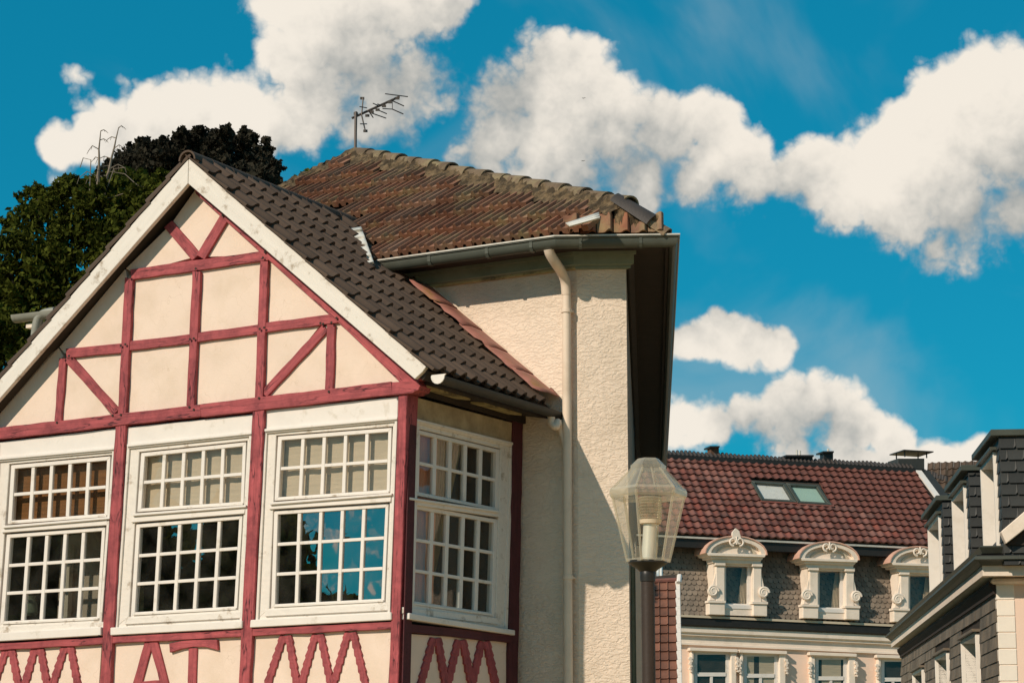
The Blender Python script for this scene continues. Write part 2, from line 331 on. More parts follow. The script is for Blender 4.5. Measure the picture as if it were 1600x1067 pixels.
M['bamboo'] = mat('brown_bamboo_blind', (.24, .105, .035), .8, .3, 3, .6, 14, stretch=(.5, .5, 14), bdist=.01)
M['peach_reflection'] = mat('peach_reflection', (0.8, 0.38, 0.25), .9, .1, 3)  # reflection tint of the side panes, put into a sheet's colour
M['tan_reflection'] = mat('tan_reflection', (.50, .36, .18), .9, .12, 5)  # likewise the stucco wall mirrored in the side panes
M['brick'] = mat('chimney_brick', (.13, .07, .045), .9, .3, 9, .5, 25)
M['ground'] = mat('grey_paving', (0.48, 0.34, 0.16), .95, .15, .6, .2, 8, objcoord=False)
M['asphalt'] = mat('asphalt', (.05, .05, .05), .9, .2, 2, .3, 60, objcoord=False)
M['bark'] = mat('bark', (.022, .017, .012), .95, .3, 5, .6, 15)
M['dead_wood'] = mat('dead_grey_wood', (.20, .16, .12), .9, .2, 5)
M['quoin'] = mat('cream_quoin_stone', (0.85, 0.76, 0.65), .85, .06, 3, .15, 30, obj_rand=.03)
def leafmat(name, c1, c2, trans=.25):
    m = bpy.data.materials.new(name); m.use_nodes = True; t = m.node_tree; N, L = t.nodes, t.links; N.clear()
    g = N.new('ShaderNodeNewGeometry'); nz = N.new('ShaderNodeTexNoise'); nz.inputs['Scale'].default_value = 1.3; nz.inputs['Detail'].default_value = 3; L.new(g.outputs['Position'], nz.inputs['Vector'])
    ad = N.new('ShaderNodeMath'); ad.operation = 'MULTIPLY_ADD'; L.new(g.outputs['Random Per Island'], ad.inputs[0]); ad.inputs[1].default_value = .55
    mr = N.new('ShaderNodeMapRange'); L.new(nz.outputs['Fac'], mr.inputs[0]); mr.inputs[1].default_value = .35; mr.inputs[2].default_value = .65; mr.inputs[3].default_value = 0; mr.inputs[4].default_value = .4
    L.new(mr.outputs[0], ad.inputs[2])
    mx = N.new('ShaderNodeMix'); mx.data_type = 'RGBA'; L.new(ad.outputs[0], mx.inputs[0]); mx.inputs[6].default_value = (*c1, 1); mx.inputs[7].default_value = (*c2, 1)
    d = N.new('ShaderNodeBsdfDiffuse'); tr = N.new('ShaderNodeBsdfTranslucent'); L.new(mx.outputs[2], d.inputs[0]); L.new(mx.outputs[2], tr.inputs[0])
    ms = N.new('ShaderNodeMixShader'); ms.inputs[0].default_value = trans; L.new(d.outputs[0], ms.inputs[1]); L.new(tr.outputs[0], ms.inputs[2])
    o = N.new('ShaderNodeOutputMaterial'); L.new(ms.outputs[0], o.inputs[0]); return m
M['leaf_green'] = leafmat('yew_foliage', (.007, .012, .003), (.13, .145, .024))
M['leaf_beech'] = leafmat('copper_beech_leaf', (.010, .010, .008), (.075, .066, .046))
M['leaf_mid'] = leafmat('green_leaf', (.04, .06, .015), (.10, .12, .03))
def glassmat(name, refl=.14, tint=(.75, .8, .78), rough=0., wob=.0):
    m = bpy.data.materials.new(name); m.use_nodes = True; t = m.node_tree; N, L = t.nodes, t.links; N.clear()
    tr = N.new('ShaderNodeBsdfTransparent'); tr.inputs[0].default_value = (*tint, 1); gl = N.new('ShaderNodeBsdfGlossy'); gl.inputs['Roughness'].default_value = rough
    if wob:
        nz = N.new('ShaderNodeTexNoise'); nz.inputs['Scale'].default_value = 3; nz.inputs['Detail'].default_value = 2; ge = N.new('ShaderNodeNewGeometry'); L.new(ge.outputs['Position'], nz.inputs['Vector'])
        b = N.new('ShaderNodeBump'); b.inputs['Strength'].default_value = wob; b.inputs['Distance'].default_value = .02; L.new(nz.outputs['Fac'], b.inputs['Height']); L.new(b.outputs[0], gl.inputs['Normal'])
    lw = N.new('ShaderNodeLayerWeight'); lw.inputs[0].default_value = .5; pw = N.new('ShaderNodeMath'); pw.operation = 'POWER'; L.new(lw.outputs['Facing'], pw.inputs[0]); pw.inputs[1].default_value = 4
    ad = N.new('ShaderNodeMath'); ad.operation = 'MULTIPLY_ADD'; ad.use_clamp = True; L.new(pw.outputs[0], ad.inputs[0]); ad.inputs[1].default_value = .75; ad.inputs[2].default_value = refl + .03
    ms = N.new('ShaderNodeMixShader'); L.new(ad.outputs[0], ms.inputs[0]); L.new(tr.outputs[0], ms.inputs[1]); L.new(gl.outputs[0], ms.inputs[2])
    df = N.new('ShaderNodeBsdfDiffuse'); df.inputs[0].default_value = (.62, .58, .48, 1); dn = N.new('ShaderNodeTexNoise'); dn.inputs['Scale'].default_value = 5; dn.inputs['Detail'].default_value = 6; gp = N.new('ShaderNodeNewGeometry'); L.new(gp.outputs['Position'], dn.inputs['Vector'])
    dm = N.new('ShaderNodeMapRange'); L.new(dn.outputs['Fac'], dm.inputs[0]); dm.inputs[1].default_value = .35; dm.inputs[2].default_value = .7; dm.inputs[3].default_value = .003; dm.inputs[4].default_value = .028
    md = N.new('ShaderNodeMixShader'); L.new(dm.outputs[0], md.inputs[0]); L.new(ms.outputs[0], md.inputs[1]); L.new(df.outputs[0], md.inputs[2])      # dust and grime on the pane
    o = N.new('ShaderNodeOutputMaterial'); L.new(md.outputs[0], o.inputs[0]); return m
M['glass'] = glassmat('window_glass', .32, (.72, .76, .72), wob=.08)
M['glass_dim'] = glassmat('dim_window_glass', .03, (.8, .8, .76), wob=.05)
M['sky_glass'] = glassmat('skylight_glass', .07, (.95, .97, .95))
def lampglass():
    m = bpy.data.materials.new('clear_lantern_plastic'); m.use_nodes = True; t = m.node_tree; N, L = t.nodes, t.links; N.clear()
    tr = N.new('ShaderNodeBsdfTransparent'); tr.inputs[0].default_value = (.94, .92, .86, 1); gl = N.new('ShaderNodeBsdfGlossy'); gl.inputs['Roughness'].default_value = .08
    df = N.new('ShaderNodeBsdfDiffuse'); df.inputs[0].default_value = (.88, .80, .66, 1); tl = N.new('ShaderNodeBsdfTranslucent'); tl.inputs[0].default_value = (.88, .80, .66, 1)
    a = N.new('ShaderNodeMixShader'); a.inputs[0].default_value = .5; L.new(df.outputs[0], a.inputs[1]); L.new(tl.outputs[0], a.inputs[2])
    lw = N.new('ShaderNodeLayerWeight'); lw.inputs[0].default_value = .35; mr = N.new('ShaderNodeMapRange'); L.new(lw.outputs['Facing'], mr.inputs[0]); mr.inputs[3].default_value = .015; mr.inputs[4].default_value = .34
    b = N.new('ShaderNodeMixShader'); L.new(mr.outputs[0], b.inputs[0]); L.new(tr.outputs[0], b.inputs[1]); L.new(a.outputs[0], b.inputs[2])
    pw = N.new('ShaderNodeMath'); pw.operation = 'POWER'; L.new(lw.outputs['Facing'], pw.inputs[0]); pw.inputs[1].default_value = 3; fm = N.new('ShaderNodeMath'); fm.operation = 'MULTIPLY_ADD'; L.new(pw.outputs[0], fm.inputs[0]); fm.inputs[1].default_value = .6; fm.inputs[2].default_value = .05; c = N.new('ShaderNodeMixShader'); L.new(fm.outputs[0], c.inputs[0]); L.new(b.outputs[0], c.inputs[1]); L.new(gl.outputs[0], c.inputs[2])
    o = N.new('ShaderNodeOutputMaterial'); L.new(c.outputs[0], o.inputs[0]); return m
M['lamp_glass'] = lampglass()
def hazeglass():
    m = M['lamp_glass'].copy(); m.name = 'dusty_lantern_roof'
    for n in m.node_tree.nodes:
        if n.bl_idname == 'ShaderNodeMapRange': n.inputs[3].default_value = .18; n.inputs[4].default_value = .55
    return m
M['lamp_roof'] = hazeglass()
M['lamp_rim'] = M['lamp_roof'].copy(); M['lamp_rim'].name = 'pale_lantern_rim'
for n in M['lamp_rim'].node_tree.nodes:
    if n.bl_idname == 'ShaderNodeMapRange': n.inputs[3].default_value = .28; n.inputs[4].default_value = .7

# ------------------------------------------------------------------ ground
g = MB(); g.add([(-1500, -1500, 0), (1500, -1500, 0), (1500, 1500, 0), (-1500, 1500, 0)], [(0, 1, 2, 3)])
tag(part('ground', g, M['ground']), 'pale paved ground between the houses', None, kind='structure')
g = MB(); g.add([(-60, 4, .004), (60, -8, .004), (60, -3, .004), (-60, 9, .004)], [(0, 1, 2, 3)])
tag(part('road', g, M['asphalt']), 'asphalt lane in front of the houses', None, kind='structure')

# ================================================================== half-timbered house
a = np.array([.8825, -.4703, 0]); b = np.array([.4703, .8825, 0]); Z = np.array([0, 0, 1.])
K = at_y(632, 800, 20.); PA = Plane(K, -b); PB = Plane(K, a)
def uv(u, v, z): p = K + a * u + b * v; return np.array([p[0], p[1], z])
HT = thing('half_timbered_house', 'cream gabled house with red timber framing and white small-paned windows', 'house', uv(-2.4, 0, 0))
FA = np.array([a, Z, -b]).T      # columns: length, up, out
def timber(P, p1, p2, w, o=.035, th=.16, name='beam', w2=None, scal=0, frame_n=None, parent=None, nseg=None, mat_='timber', jit=.6):
    p1, p2 = np.array(p1, float), np.array(p2, float); L = np.hypot(*(p2 - p1)); n = nseg or max(3, int(L / 22))
    d = (p2 - p1) / L; q = np.array([-d[1], d[0]]); w2 = w2 or w
    if scal: n = int(L / (scal / 5))
    A_, B_ = [], []
    for i in range(n + 1):
        t = i / n; ww = (w * (1 - t) + w2 * t) / 2; c = p1 + (p2 - p1) * t
        if scal:
            ph = (t * L / scal) % 1; ww *= (.80 + .36 * ph); j1 = j2 = 0
        else: j1, j2 = random.uniform(-jit, jit), random.uniform(-jit, jit)
        if i in (0, n): j1 = j2 = 0
        A_.append(c + q * (ww + j1)); B_.append(c - q * (ww + j2))
    mb = MB(); fr = [P.at(x, y, o + random.uniform(-.0015, .0015)) for x, y in A_] + [P.at(x, y, o) for x, y in B_]; bk = [v - P.n * th for v in fr]; m = n + 1
    fs = []
    for i in range(n):
        fs.append((i, i + 1, m + i + 1, m + i)); fs.append((2 * m + i + 1, 2 * m + i, 3 * m + i, 3 * m + i + 1))
        fs.append((i + 1, i, 2 * m + i, 2 * m + i + 1)); fs.append((m + i, m + i + 1, 3 * m + i + 1, 3 * m + i))
    fs.append((0, m, 3 * m, 2 * m)); fs.append((n, 2 * m + n, 3 * m + n, m + n))
    mb.add(fr + bk, fs)
    X = nrm(P.at(*p2, o) - P.at(*p1, o)); Zc = P.n; X = nrm(X - Zc * (X @ Zc)); Y = np.cross(Zc, X)
    return part(name, mb, M[mat_], parent or HT, frame=np.array([X, Y, Zc]).T, bevel=.004)
# plaster infill panels, edges on the timber centre lines
def inset(poly, d=1.2):
    c = np.mean(np.array(poly, float), axis=0); return [tuple(np.array(p) + (c - np.array(p)) / max(np.linalg.norm(c - np.array(p)), 1) * d) for p in poly]
bm_ = lambda x: 677 - .114 * x        # main beam centre line
GL = lambda y: 303 - (y - 300) / 1.17 - 12   # left rake (under soffit)
GP = [
 [(305, 296), (349, 340), (310, 400), (265, 352)],
 [(265, 352), (304, 402), (208, 428), (196, 420)], [(349, 340), (418, 399), (314, 402)],
 [(208, 428), (306, 416), (302, 528), (195, 543), (199, 432)], [(306, 416), (413, 401), (408, 513), (302, 528)], [(418, 399), (527, 497), (408, 513), (413, 401)],
 [(196, 420), (199, 432), (195, 543), (100, 553), (92, 543)],
 [(100, 556), (90, bm_(90)), (-95, bm_(-95)), (-110, 770), (92, 543)], [(104, 556), (180, bm_(180)), (90, bm_(90))], [(104, 554), (195, 543), (190, bm_(190)), (182, bm_(182))],
 [(195, 543), (302, 528), (297, bm_(297)), (190, bm_(190))], [(302, 528), (408, 513), (404, bm_(404)), (297, bm_(297))],
 [(408, 513), (508, 499), (404, bm_(410))], [(508, 510), (517, 500), (514, bm_(514)), (412, bm_(412))], [(517, 498), (530, 500), (640, 600), (514, bm_(514))],
]
for p in GP:
    mb = MB(); slab(mb, PA, inset(p), 0.0, .1); part('plaster_panel', mb, M['plaster'], HT)
# lower infill panels
ly = lambda x: 1011 - .056 * x
LP = [[(-20, ly(-20)), (160, ly(160)), (150, 1150), (-32, 1155)], [(163, ly(163)), (379, ly(379)), (371, 1140), (152, 1150)], [(382, ly(382)), (613, ly(613)), (604, 1130), (373, 1140)]]
for p in LP:
    mb = MB(); slab(mb, PA, inset(p), 0.0, .1); part('plaster_panel', mb, M['plaster'], HT)
# backing sheets keep daylight out of the joints
for poly in ([(303, 292), (655, 606), (-110, 690), (-128, 765)],): 
    mb = MB(); slab(mb, PA, poly, -.11, .05); part('backing_board', mb, M['dark_wood'], HT)
# timbers of the gable
timber(PA, (-110, bm_(-110)), (313, bm_(313) - .5), 18.5, o=.06)
timber(PA, (313, bm_(313)), (612, bm_(612) - 1), 20, o=.06, w2=21)
mb = MB(); slab(mb, PA, [(612, 597), (652, 594.5), (657, 602), (653, 610), (648, 611), (645, 614), (612, 617)], .075, .2); part('beam_end', mb, M['timber'], HT, frame=FA, bevel=.004)
timber(PA, (103, 552), (193, 543.5), 15); timber(PA, (199, 540.5), (298, 529), 14.5); timber(PA, (305, 527.5), (405, 514), 14.5); timber(PA, (412, 512), (527, 497), 15)
timber(PA, (204, 429), (420, 398.5), 16, o=.04)
timber(PA, (201, 434), (190, 648), 12.5, o=.043, name='post'); timber(PA, (306.5, 424), (297, 634), 12.5, o=.043, name='post'); timber(PA, (412.5, 408), (404, 622), 12.5, o=.043, name='post')
timber(PA, (97.5, 560), (90, 658), 11, name='post', o=.03); timber(PA, (517, 507), (513.5, 608), 12.5, name='post', o=.03)
timber(PA, (105, 559), (181, 644), 14, name='brace', o=.028); timber(PA, (508, 512), (412, 616), 13, name='brace', o=.028)
timber(PA, (262, 350), (306, 402), 16, name='brace', o=.03); timber(PA, (351, 338), (313, 402), 14.5, name='brace', o=.032)
mb = MB(); slab(mb, PA, [(303, 290), (330, 303), (660, 590), (650, 598), (624, 596), (540, 514), (459, 441.5), (306, 303)], .05, .15); part('rafter', mb, M['timber'], HT, frame=np.array([nrm(.76 * a - .65 * Z), nrm(.65 * a + .76 * Z), -b]).T)
# posts between the windows
timber(PA, (188.5, 660), (158.5, 1150), 16, o=.05, name='post', w2=16); timber(PA, (404, 636), (377, 1140), 18, o=.05, name='post', w2=17)
timber(PA, (-13, 690), (-38, 1160), 17, o=.05, name='post')
# corner post, one squared timber turning the corner
pa1, pa2 = PA.at(622.5, 614, .05), PA.at(605, 1130, .05); pb1, pb2 = PB.at(651.5, 616, .03), PB.at(640, 1130, .03)
mb = MB()
def vint(pa_, z):   # vertical corner line of PA(.05) and PB(.03)
    u_, v_ = .03, -.05; return uv(u_, v_, z)
zt, zb = 5.0, 2.0
ua = lambda p: float((p - K) @ a); vb = lambda p: float((p - K) @ b)
mb.add([uv(.048, -.05, zt), uv(ua(pa1), -.05, zt), uv(ua(pa1), vb(pb1), zt), uv(.048, vb(pb1), zt), uv(-.03, -.05, zb), uv(ua(pa2), -.05, zb), uv(ua(pa2), vb(pb2), zb), uv(-.03, vb(pb2), zb)],
       [(0, 1, 2, 3), (7, 6, 5, 4), (0, 4, 5, 1), (1, 5, 6, 2), (2, 6, 7, 3), (3, 7, 4, 0)])
part('corner_post', mb, M['timber'], HT, frame=np.array([-Z, a, -b]).T, bevel=.006)
# rails below the windows
timber(PA, (-22, 1011), (162, 1000.5), 10.5, o=.045, name='rail'); timber(PA, (166, 1000), (378, 988.5), 11, o=.045, name='rail'); timber(PA, (384, 988), (612, 976.5), 11, o=.045, name='rail')
def zig(P, peak, l, r, w=11.5, scal=13, o=.02, name='carved_brace'):
    def ext(p): 
        p = np.array(p, float); k = np.array(peak, float); d = p - k; return tuple(k + d * ((1125 - k[1]) / d[1]))
    d = .32
    timber(P, (peak[0] - w * d, peak[1]), ext(l), w, o=o, scal=scal, name=name); timber(P, (peak[0] + w * d, peak[1]), ext(r), w, o=o + .004, scal=scal, name=name)
for pk, l, r in (((13, 1012), (-8, 1067), (25, 1067)), ((58, 1010), (40, 1067), (70, 1067)), ((105, 1007), (84, 1067), (118, 1067)),
                 ((446, 992), (419, 1067), (461, 1067)), ((496, 990), (472, 1067), (514, 1067)), ((547, 987), (522, 1067), (568, 1067))): zig(PA, pk, l, r)
timber(PA, (233, 1001), (207, 1092), 13, o=.02, name='brace'); timber(PA, (239, 1001), (263, 1092), 13, o=.024, name='brace'); timber(PA, (213, 1068), (256, 1066), 8, o=.016, name='brace')
timber(PA, (301, 1012), (298, 1130), 13.5, o=.02, name='post')
mb = MB(); slab(mb, PA, [(264, 1005), (283, 1001), (302, 999.5), (320, 999), (339, 999), (340, 1015), (320, 1010), (302, 1010), (284, 1013), (265, 1019)], .035, .06); part('carved_bar', mb, M['timber'], HT, frame=FA, bevel=.004)
pg = MB()
for x, y in ((98, 559), (108, 556), (189, 540), (196, 538), (297, 530), (303, 529), (406, 514), (413, 512), (501, 505), (505, 506), (518, 504), (176, 649), (189, 648), (89, 660), (296, 636), (405, 622), (514, 612), (411, 403), (526, 497), (306, 420), (203, 434), (414, 394), (348, 337), (303, 640), (155, 991), (375, 975)):
    c = PA.at(x, y, .062); pg.tube([c, c - b * .006], .012, 7)
part('pegs', pg, M['dark_wood'], HT, stuff=True)

# ---- windows
def ring(mb, P, q_out, q_in, o, th):
    for i in range(4):
        j = (i + 1) % 4; slab(mb, P, [q_out[i], q_out[j], q_in[j], q_in[i]], o, th)
def grow(q, l, t, r, bt):   # grow a TL,TR,BR,BL quad by px
    q = [np.array(p, float) for p in q]; ex = nrm(q[1] - q[0]); ey = nrm(q[3] - q[0])
    return [q[0] - ex * l - ey * t, q[1] + ex * r - ey * t, q[2] + ex * r + ey * bt, q[3] - ex * l + ey * bt]
def window(P, header, casing, gup, glo, sill, blind, dark=None, sash_r=5, frame3=None):
    mb = MB(); ring(mb, P, casing, grow([gup[0], gup[1], glo[2], glo[3]], 9, 8, 7, 6), .0, .1)
    w = part('window', mb, M['white_wood'], HT, bevel=.004)
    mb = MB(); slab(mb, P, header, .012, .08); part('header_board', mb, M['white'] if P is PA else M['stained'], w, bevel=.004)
    # moulding strips of the casing
    mb = MB(); h = header; tl, tr = np.array(casing[0], float), np.array(casing[1], float)
    slab(mb, P, [tl + (0, -1), tr + (0, -1), tr + (0, 3), tl + (0, 3)], .04, .05); part('moulding', mb, M['white'], w, bevel=.003); mb = MB()
    slab(mb, P, [tl + (0, 3), tr + (0, 3), tr + (0, 6), tl + (0, 6)], .022, .04); part('moulding', mb, M['white'], w, bevel=.003)
    mb = MB(); bl, br = np.array(casing[3], float), np.array(casing[2], float)
    for p0, p1, s in ((tl, bl, 1), (tr, br, -1)):
        mb = MB(); slab(mb, P, [p0 + (0, 6), p0 + (4 * s, 6), p1 + (4 * s, 0), p1], .02, .03); part('moulding', mb, M['white_wood'], w, bevel=.003)
    # transom
    t0, t1 = np.array(gup[3], float), np.array(gup[2], float); u0, u1 = np.array(glo[0], float), np.array(glo[1], float)
    mb = MB(); slab(mb, P, [t0 + (-14, 9), t1 + (8, 6), u1 + (8, -9), u0 + (-14, -8)], .02, .1); slab(mb, P, [t0 + (-14, 8), t1 + (8, 5), t1 + (8, 8.5), t0 + (-14, 12)], .045, .1)
    part('transom', mb, M['white'], w, bevel=.004)
    for gq, rows, extra in ((gup, 2, 0), (glo, 3, 3)):
        mb = MB(); ring(mb, P, grow(gq, 6, 6, 5, 5 + extra), gq, -.012, .06); part('sash', mb, M['white'], w, bevel=.003)
        mb = MB(); q3, q2 = np.array(gq[3], float), np.array(gq[2], float); slab(mb, P, [q3 + (-3, 2), q2 + (3, 2), q2 + (3, 5), q3 + (-3, 5)], .006, .03); part('weather_bar', mb, M['white_wood'], w, bevel=.002)
        mb = MB()
        for i in range(1, 5): slab(mb, P, bar_poly(bil(gq, i / 5, 0), bil(gq, i / 5, 1), 5.2), -.02, .035)
        for j in range(1, rows): slab(mb, P, bar_poly(bil(gq, 0, j / rows), bil(gq, 1, j / rows), 5.0), -.023, .035)
        part('glazing_bar', mb, M['white'], w, bevel=.003)
        for i in range(5):
            for j in range(rows):
                k = .004; q = [bil(gq, i / 5 - k, j / rows - k), bil(gq, (i + 1) / 5 + k, j / rows - k), bil(gq, (i + 1) / 5 + k, (j + 1) / rows + k), bil(gq, i / 5 - k, (j + 1) / rows + k)]
                mb = MB(); vs = P.poly(q, -.04); tilt = random.uniform(-.004, .004); tl2 = random.uniform(-.003, .003)
                vs[0] = vs[0] + P.n * tilt; vs[1] = vs[1] + P.n * (tilt + tl2); vs[2] = vs[2] + P.n * tl2
                mb.add(vs, [(0, 1, 2), (0, 2, 3)]); pn = part('pane', mb, M['glass'] if gq is glo and P is PA else M['glass_dim'], w)
    # sill
    (sl1, sl2, sl3, sl4) = sill
    mb = MB(); slab(mb, P, sill, .07, .12); part('sill', mb, M['white'], w, bevel=.006)
    # sub-sill rail above
    mb = MB(); q3, q2 = np.array(glo[3], float), np.array(glo[2], float); slab(mb, P, [q3 + (-16, 9), q2 + (11, 8), q2 + (11, 18), q3 + (-16, 19)], .022, .05); part('bottom_rail', mb, M['white_wood'], w, bevel=.004)
    # curtain or blind hung inside; tinted reflection sheets in the side window
    for kind, q, o in blind:
        mb = MB(); n = 24; vs = []
        for i in range(n + 1):
            for j in (0, 1):
                wv = .0 if kind == 'bamboo' else .004 * math.sin(i * 1.9 + random.uniform(-.4, .4)); vs.append(P.at(*bil(q, i / n, j), o + wv))
        mb.add(vs, [(2 * i, 2 * i + 2, 2 * i + 3, 2 * i + 1) for i in range(n)]); part('blind' if kind == 'bamboo' else 'curtain', mb, M[kind], w, smooth=True)
    return w
W3g, W3l = [(440, 687.5), (606.5, 674.5), (604, 765), (435, 776.5)], [(434, 803.5), (602, 792.5), (595.5, 935), (429.5, 943.5)]
W2g, W2l = [(226, 713), (379, 697), (376, 783.5), (220.5, 794)], [(218.5, 824), (373.5, 811), (365.5, 947), (210.5, 956)]
W1g, W1l = [(23, 732), (167, 719), (163, 802), (18, 813)], [(16, 840), (159, 829), (151, 963), (6, 970)]
WBg, WBl = [(656.5, 678), (775.5, 707), (773.5, 792.5), (654.5, 768.5)], [(652, 795), (772.5, 816.5), (768, 957), (647.5, 939)]
ex = lambda q: grow(q, 4, 5, 4, 4)
window(PA, [(412.5, 641.5), (622, 619.5), (621, 652), (412, 671)], [(413, 671), (620.5, 652), (609, 962), (399, 970)], W3g, W3l, [(391, 968), (611, 956), (611, 968), (390, 980)], [('curtain', grow(W3g, 6, 6, 6, 8), -.10)])
window(PA, [(197, 667.5), (395, 647), (393, 675), (197, 695)], [(198, 695), (393, 675), (378, 970), (179, 981)], W2g, W2l, [(172, 980), (378, 969), (378, 981), (172, 992)], [('curtain', grow(W2g, 6, 6, 6, 8), -.10)])
window(PA, [(-14, 692), (181, 669), (179, 699), (-14, 716)], [(-10, 716), (179, 699), (158, 981), (-26, 992)], W1g, W1l, [(-30, 990), (157, 979), (157, 992), (-30, 1003)], [('bamboo', grow(W1g, 6, 6, 6, 8), -.12)])
window(PB, [(651, 620.5), (803.5, 661), (801.5, 692), (652, 655.5)], [(652, 655), (802, 692), (793.5, 982), (642, 960)], WBg, WBl, [(640, 957), (805, 984), (805, 992), (639.5, 967)],
       [('peach_reflection', [(650, 664), (684, 675), (676, 960), (640, 945)], -.10), ('tan_reflection', [(684, 672), (724, 684), (668, 955), (675, 945)], -.13)])  # tinted sheets behind the glass stand for reflections of the stucco
# room behind the windows
mb = MB()
u0, u1, v0, v1, z0, z1 = -5.35, -.12, .16, 2.1, 2.62, 4.9
def quadbox(mb, u0, u1, v0, v1, z0, z1, skip=()):
    c = [uv(u0, v0, z0), uv(u1, v0, z0), uv(u1, v1, z0), uv(u0, v1, z0), uv(u0, v0, z1), uv(u1, v0, z1), uv(u1, v1, z1), uv(u0, v1, z1)]
    fs = dict(bottom=(0, 1, 2, 3), top=(4, 5, 6, 7), front=(0, 1, 5, 4), right=(1, 2, 6, 5), back=(2, 3, 7, 6), left=(3, 0, 4, 7))
    mb.add(c, [f for k, f in fs.items() if k not in skip])
quadbox(mb, u0, u1, v0, v1, z0, z1, ('front', 'right')); part('room', mb, M['interior'], HT)
mb = MB(); slab(mb, PA, [(96, 838), (172, 826), (168, 985), (88, 990)], -.55, .05); part('inner_wall', mb, M['plaster'], HT)
mb = MB(); slab(mb, PA, [(100, 850), (110, 850), (104, 985), (92, 985)], -.42, .06); part('inner_post', mb, M['trim_cream'], HT)
vz = PA.at(48, 962, -.2); mb = MB(); mb.tube([vz, vz + Z * .03, vz + Z * .12, vz + Z * .17, vz + Z * .2], [.05, .07, .06, .035, .045], 14); part('vase', mb, M['eave_green'], HT, smooth=True)
mb = MB(); slab(mb, PA, [(218, 915), (223, 915), (222, 962), (217, 962)], -.12, .02); part('candle', mb, M['rafter'], HT)
# side wall B: panel, post, rail, carved braces
mb = MB(); slab(mb, PB, [(641, 990), (797, 1001), (791, 1135), (636, 1135)], 0, .1); part('plaster_panel', mb, M['plaster'], HT)
timber(PB, (641, 981), (801, 997.5), 13, o=.035, name='rail', mat_='timber_shade')  # rail and post darkened in colour for the shaded side
timber(PB, (810, 655), (800.5, 1135), 15, o=.03, name='post', th=.12, mat_='timber_shade')
mb = MB(); slab(mb, PB, [(641.5, 617), (652.3, 619.5), (640, 1130), (627.5, 1130)], .040, .012); part('corner_shade_strip', mb, M['timber_shade'], HT, bevel=.003)  # dark strip added for the shade on the corner post's side face
for pk, l, r in (((682, 996), (661, 1067), (696, 1067)), ((721, 999), (703, 1067), (737, 1067)), ((758, 1001), (741, 1067), (774, 1067))): zig(PB, pk, l, r, w=11, scal=13)
# lower storey masonry down to the ground
mb = MB(); quadbox(mb, -5.5, -.04, .0, 2.3, 0, 2.05, ()); part('ground_floor_wall', mb, M['plaster'], HT)
timber(PA, (-40, 1138), (604, 1106), 20, o=.055, name='beam'); 
mb = MB(); quadbox(mb, -5.5, -5.36, .02, 2.3, 2.05, 5.0); part('side_wall', mb, M['plaster'], HT)
# ---- gable roof
OV = .20
PBG = Plane(K - b * OV, -b)                      # plane of the barge boards
apx = PBG.at(295, 246); rre = PBG.at(667, 572.5); lre = PBG.at(-95, 703)
def slope_plane(p, q):
    n = nrm(np.cross(q - p, b)); n = n if n[2] > 0 else -n; return Plane(p, n)
SR, SL = slope_plane(apx, rre), slope_plane(apx, lre)
for pts in ([(294, 248), (294, 292), (303, 293), (655, 600), (640, 593), (648.5, 592), (666, 573)],):
    pass
mb = MB(); slab(mb, PBG, [(295, 248), (665.5, 573), (660, 581), (648, 592), (422, 396.5), (294, 287)], 0, .05); part('barge_board', mb, M['white_wood'], HT, frame=np.array([nrm(rre - apx), np.cross(-b, nrm(rre - apx)), -b]).T, bevel=.004)
mb = MB(); slab(mb, PBG, [(294.4, 248), (293.4, 287), (0, 622), (-104, 742), (-122, 735), (0, 592)], 0, .05); part('barge_board', mb, M['white_wood'], HT, frame=np.array([nrm(lre - apx), np.cross(-b, nrm(lre - apx)), -b]).T, bevel=.004)
DEPTH = 3.4
for Pn, e, rr_ in ((SR, nrm(rre - apx), rre), (SL, nrm(lre - apx), lre)):
    mb = MB(); top = apx + b * (-OV * 0 + .045); low = rr_ + b * .045 + e * .02
    mb.prism([top - Pn.n * .03, low - Pn.n * .03, low - Pn.n * .03 + b * DEPTH, top - Pn.n * .03 + b * DEPTH], -Pn.n * .1); part('roof_boarding', mb, M['roof_under'], HT)

# main house planes -------------------------------------------------
Q = PB.at(815, 800); c1 = nrm([.86, -.51, 0]); PC1 = Plane(Q, [c1[1], -c1[0], 0])
W0 = PC1.at(902, 500); c2 = nrm([.998, -.06, 0]); PC2 = Plane(W0, [c2[1], -c2[0], 0]); c3 = nrm([.0603, .998, 0])
W1 = PC2.at(979, 500); PC3 = Plane(W1, c2)
for p in (W0, W1): p[2] = 0
OV1 = .5
ZE = 6.70
e1a = PC1.at(580, 418, OV1); e1b = PC1.at(888, 367, OV1)
PITCH1 = R(37); PR1 = Plane(np.array([e1b[0], e1b[1], ZE]), PC1.n * math.sin(PITCH1) + Z * math.cos(PITCH1))

# ---- tiles
def tile_mesh(name, w, l, prof, mat_, lip=.03, rise=.035, gap=.006):
    """prof: list of (x 0..1, height m). local x along eave, y up-slope, z out"""
    n = len(prof); vs = []; fs = []
    for y, dz in ((0, rise), (l * 1.12, 0)):
        for x, h in prof: vs.append((x * (w - gap), y, h + dz))
    for x, h in prof: vs.append((x * (w - gap), .004, h + rise - lip))
    for i in range(n - 1):
        fs.append((i, i + 1, n + i + 1, n + i)); fs.append((2 * n + i, 2 * n + i + 1, i + 1, i))
    vs.append((0, l * 1.12, -.01)); vs.append((w - gap, l * 1.12, -.01)); k = len(vs)
    fs.append((0, n, k - 2, 2 * n)); fs.append((n - 1, 3 * n - 1, k - 1, 2 * n - 1))
    return mesh_of(name, vs, fs, M[mat_], True)
PAN = [(0, .0), (.1, -.004), (.35, -.006), (.5, .004), (.62, .03), (.74, .045), (.86, .045), (.95, .03), (1.0, .006)]
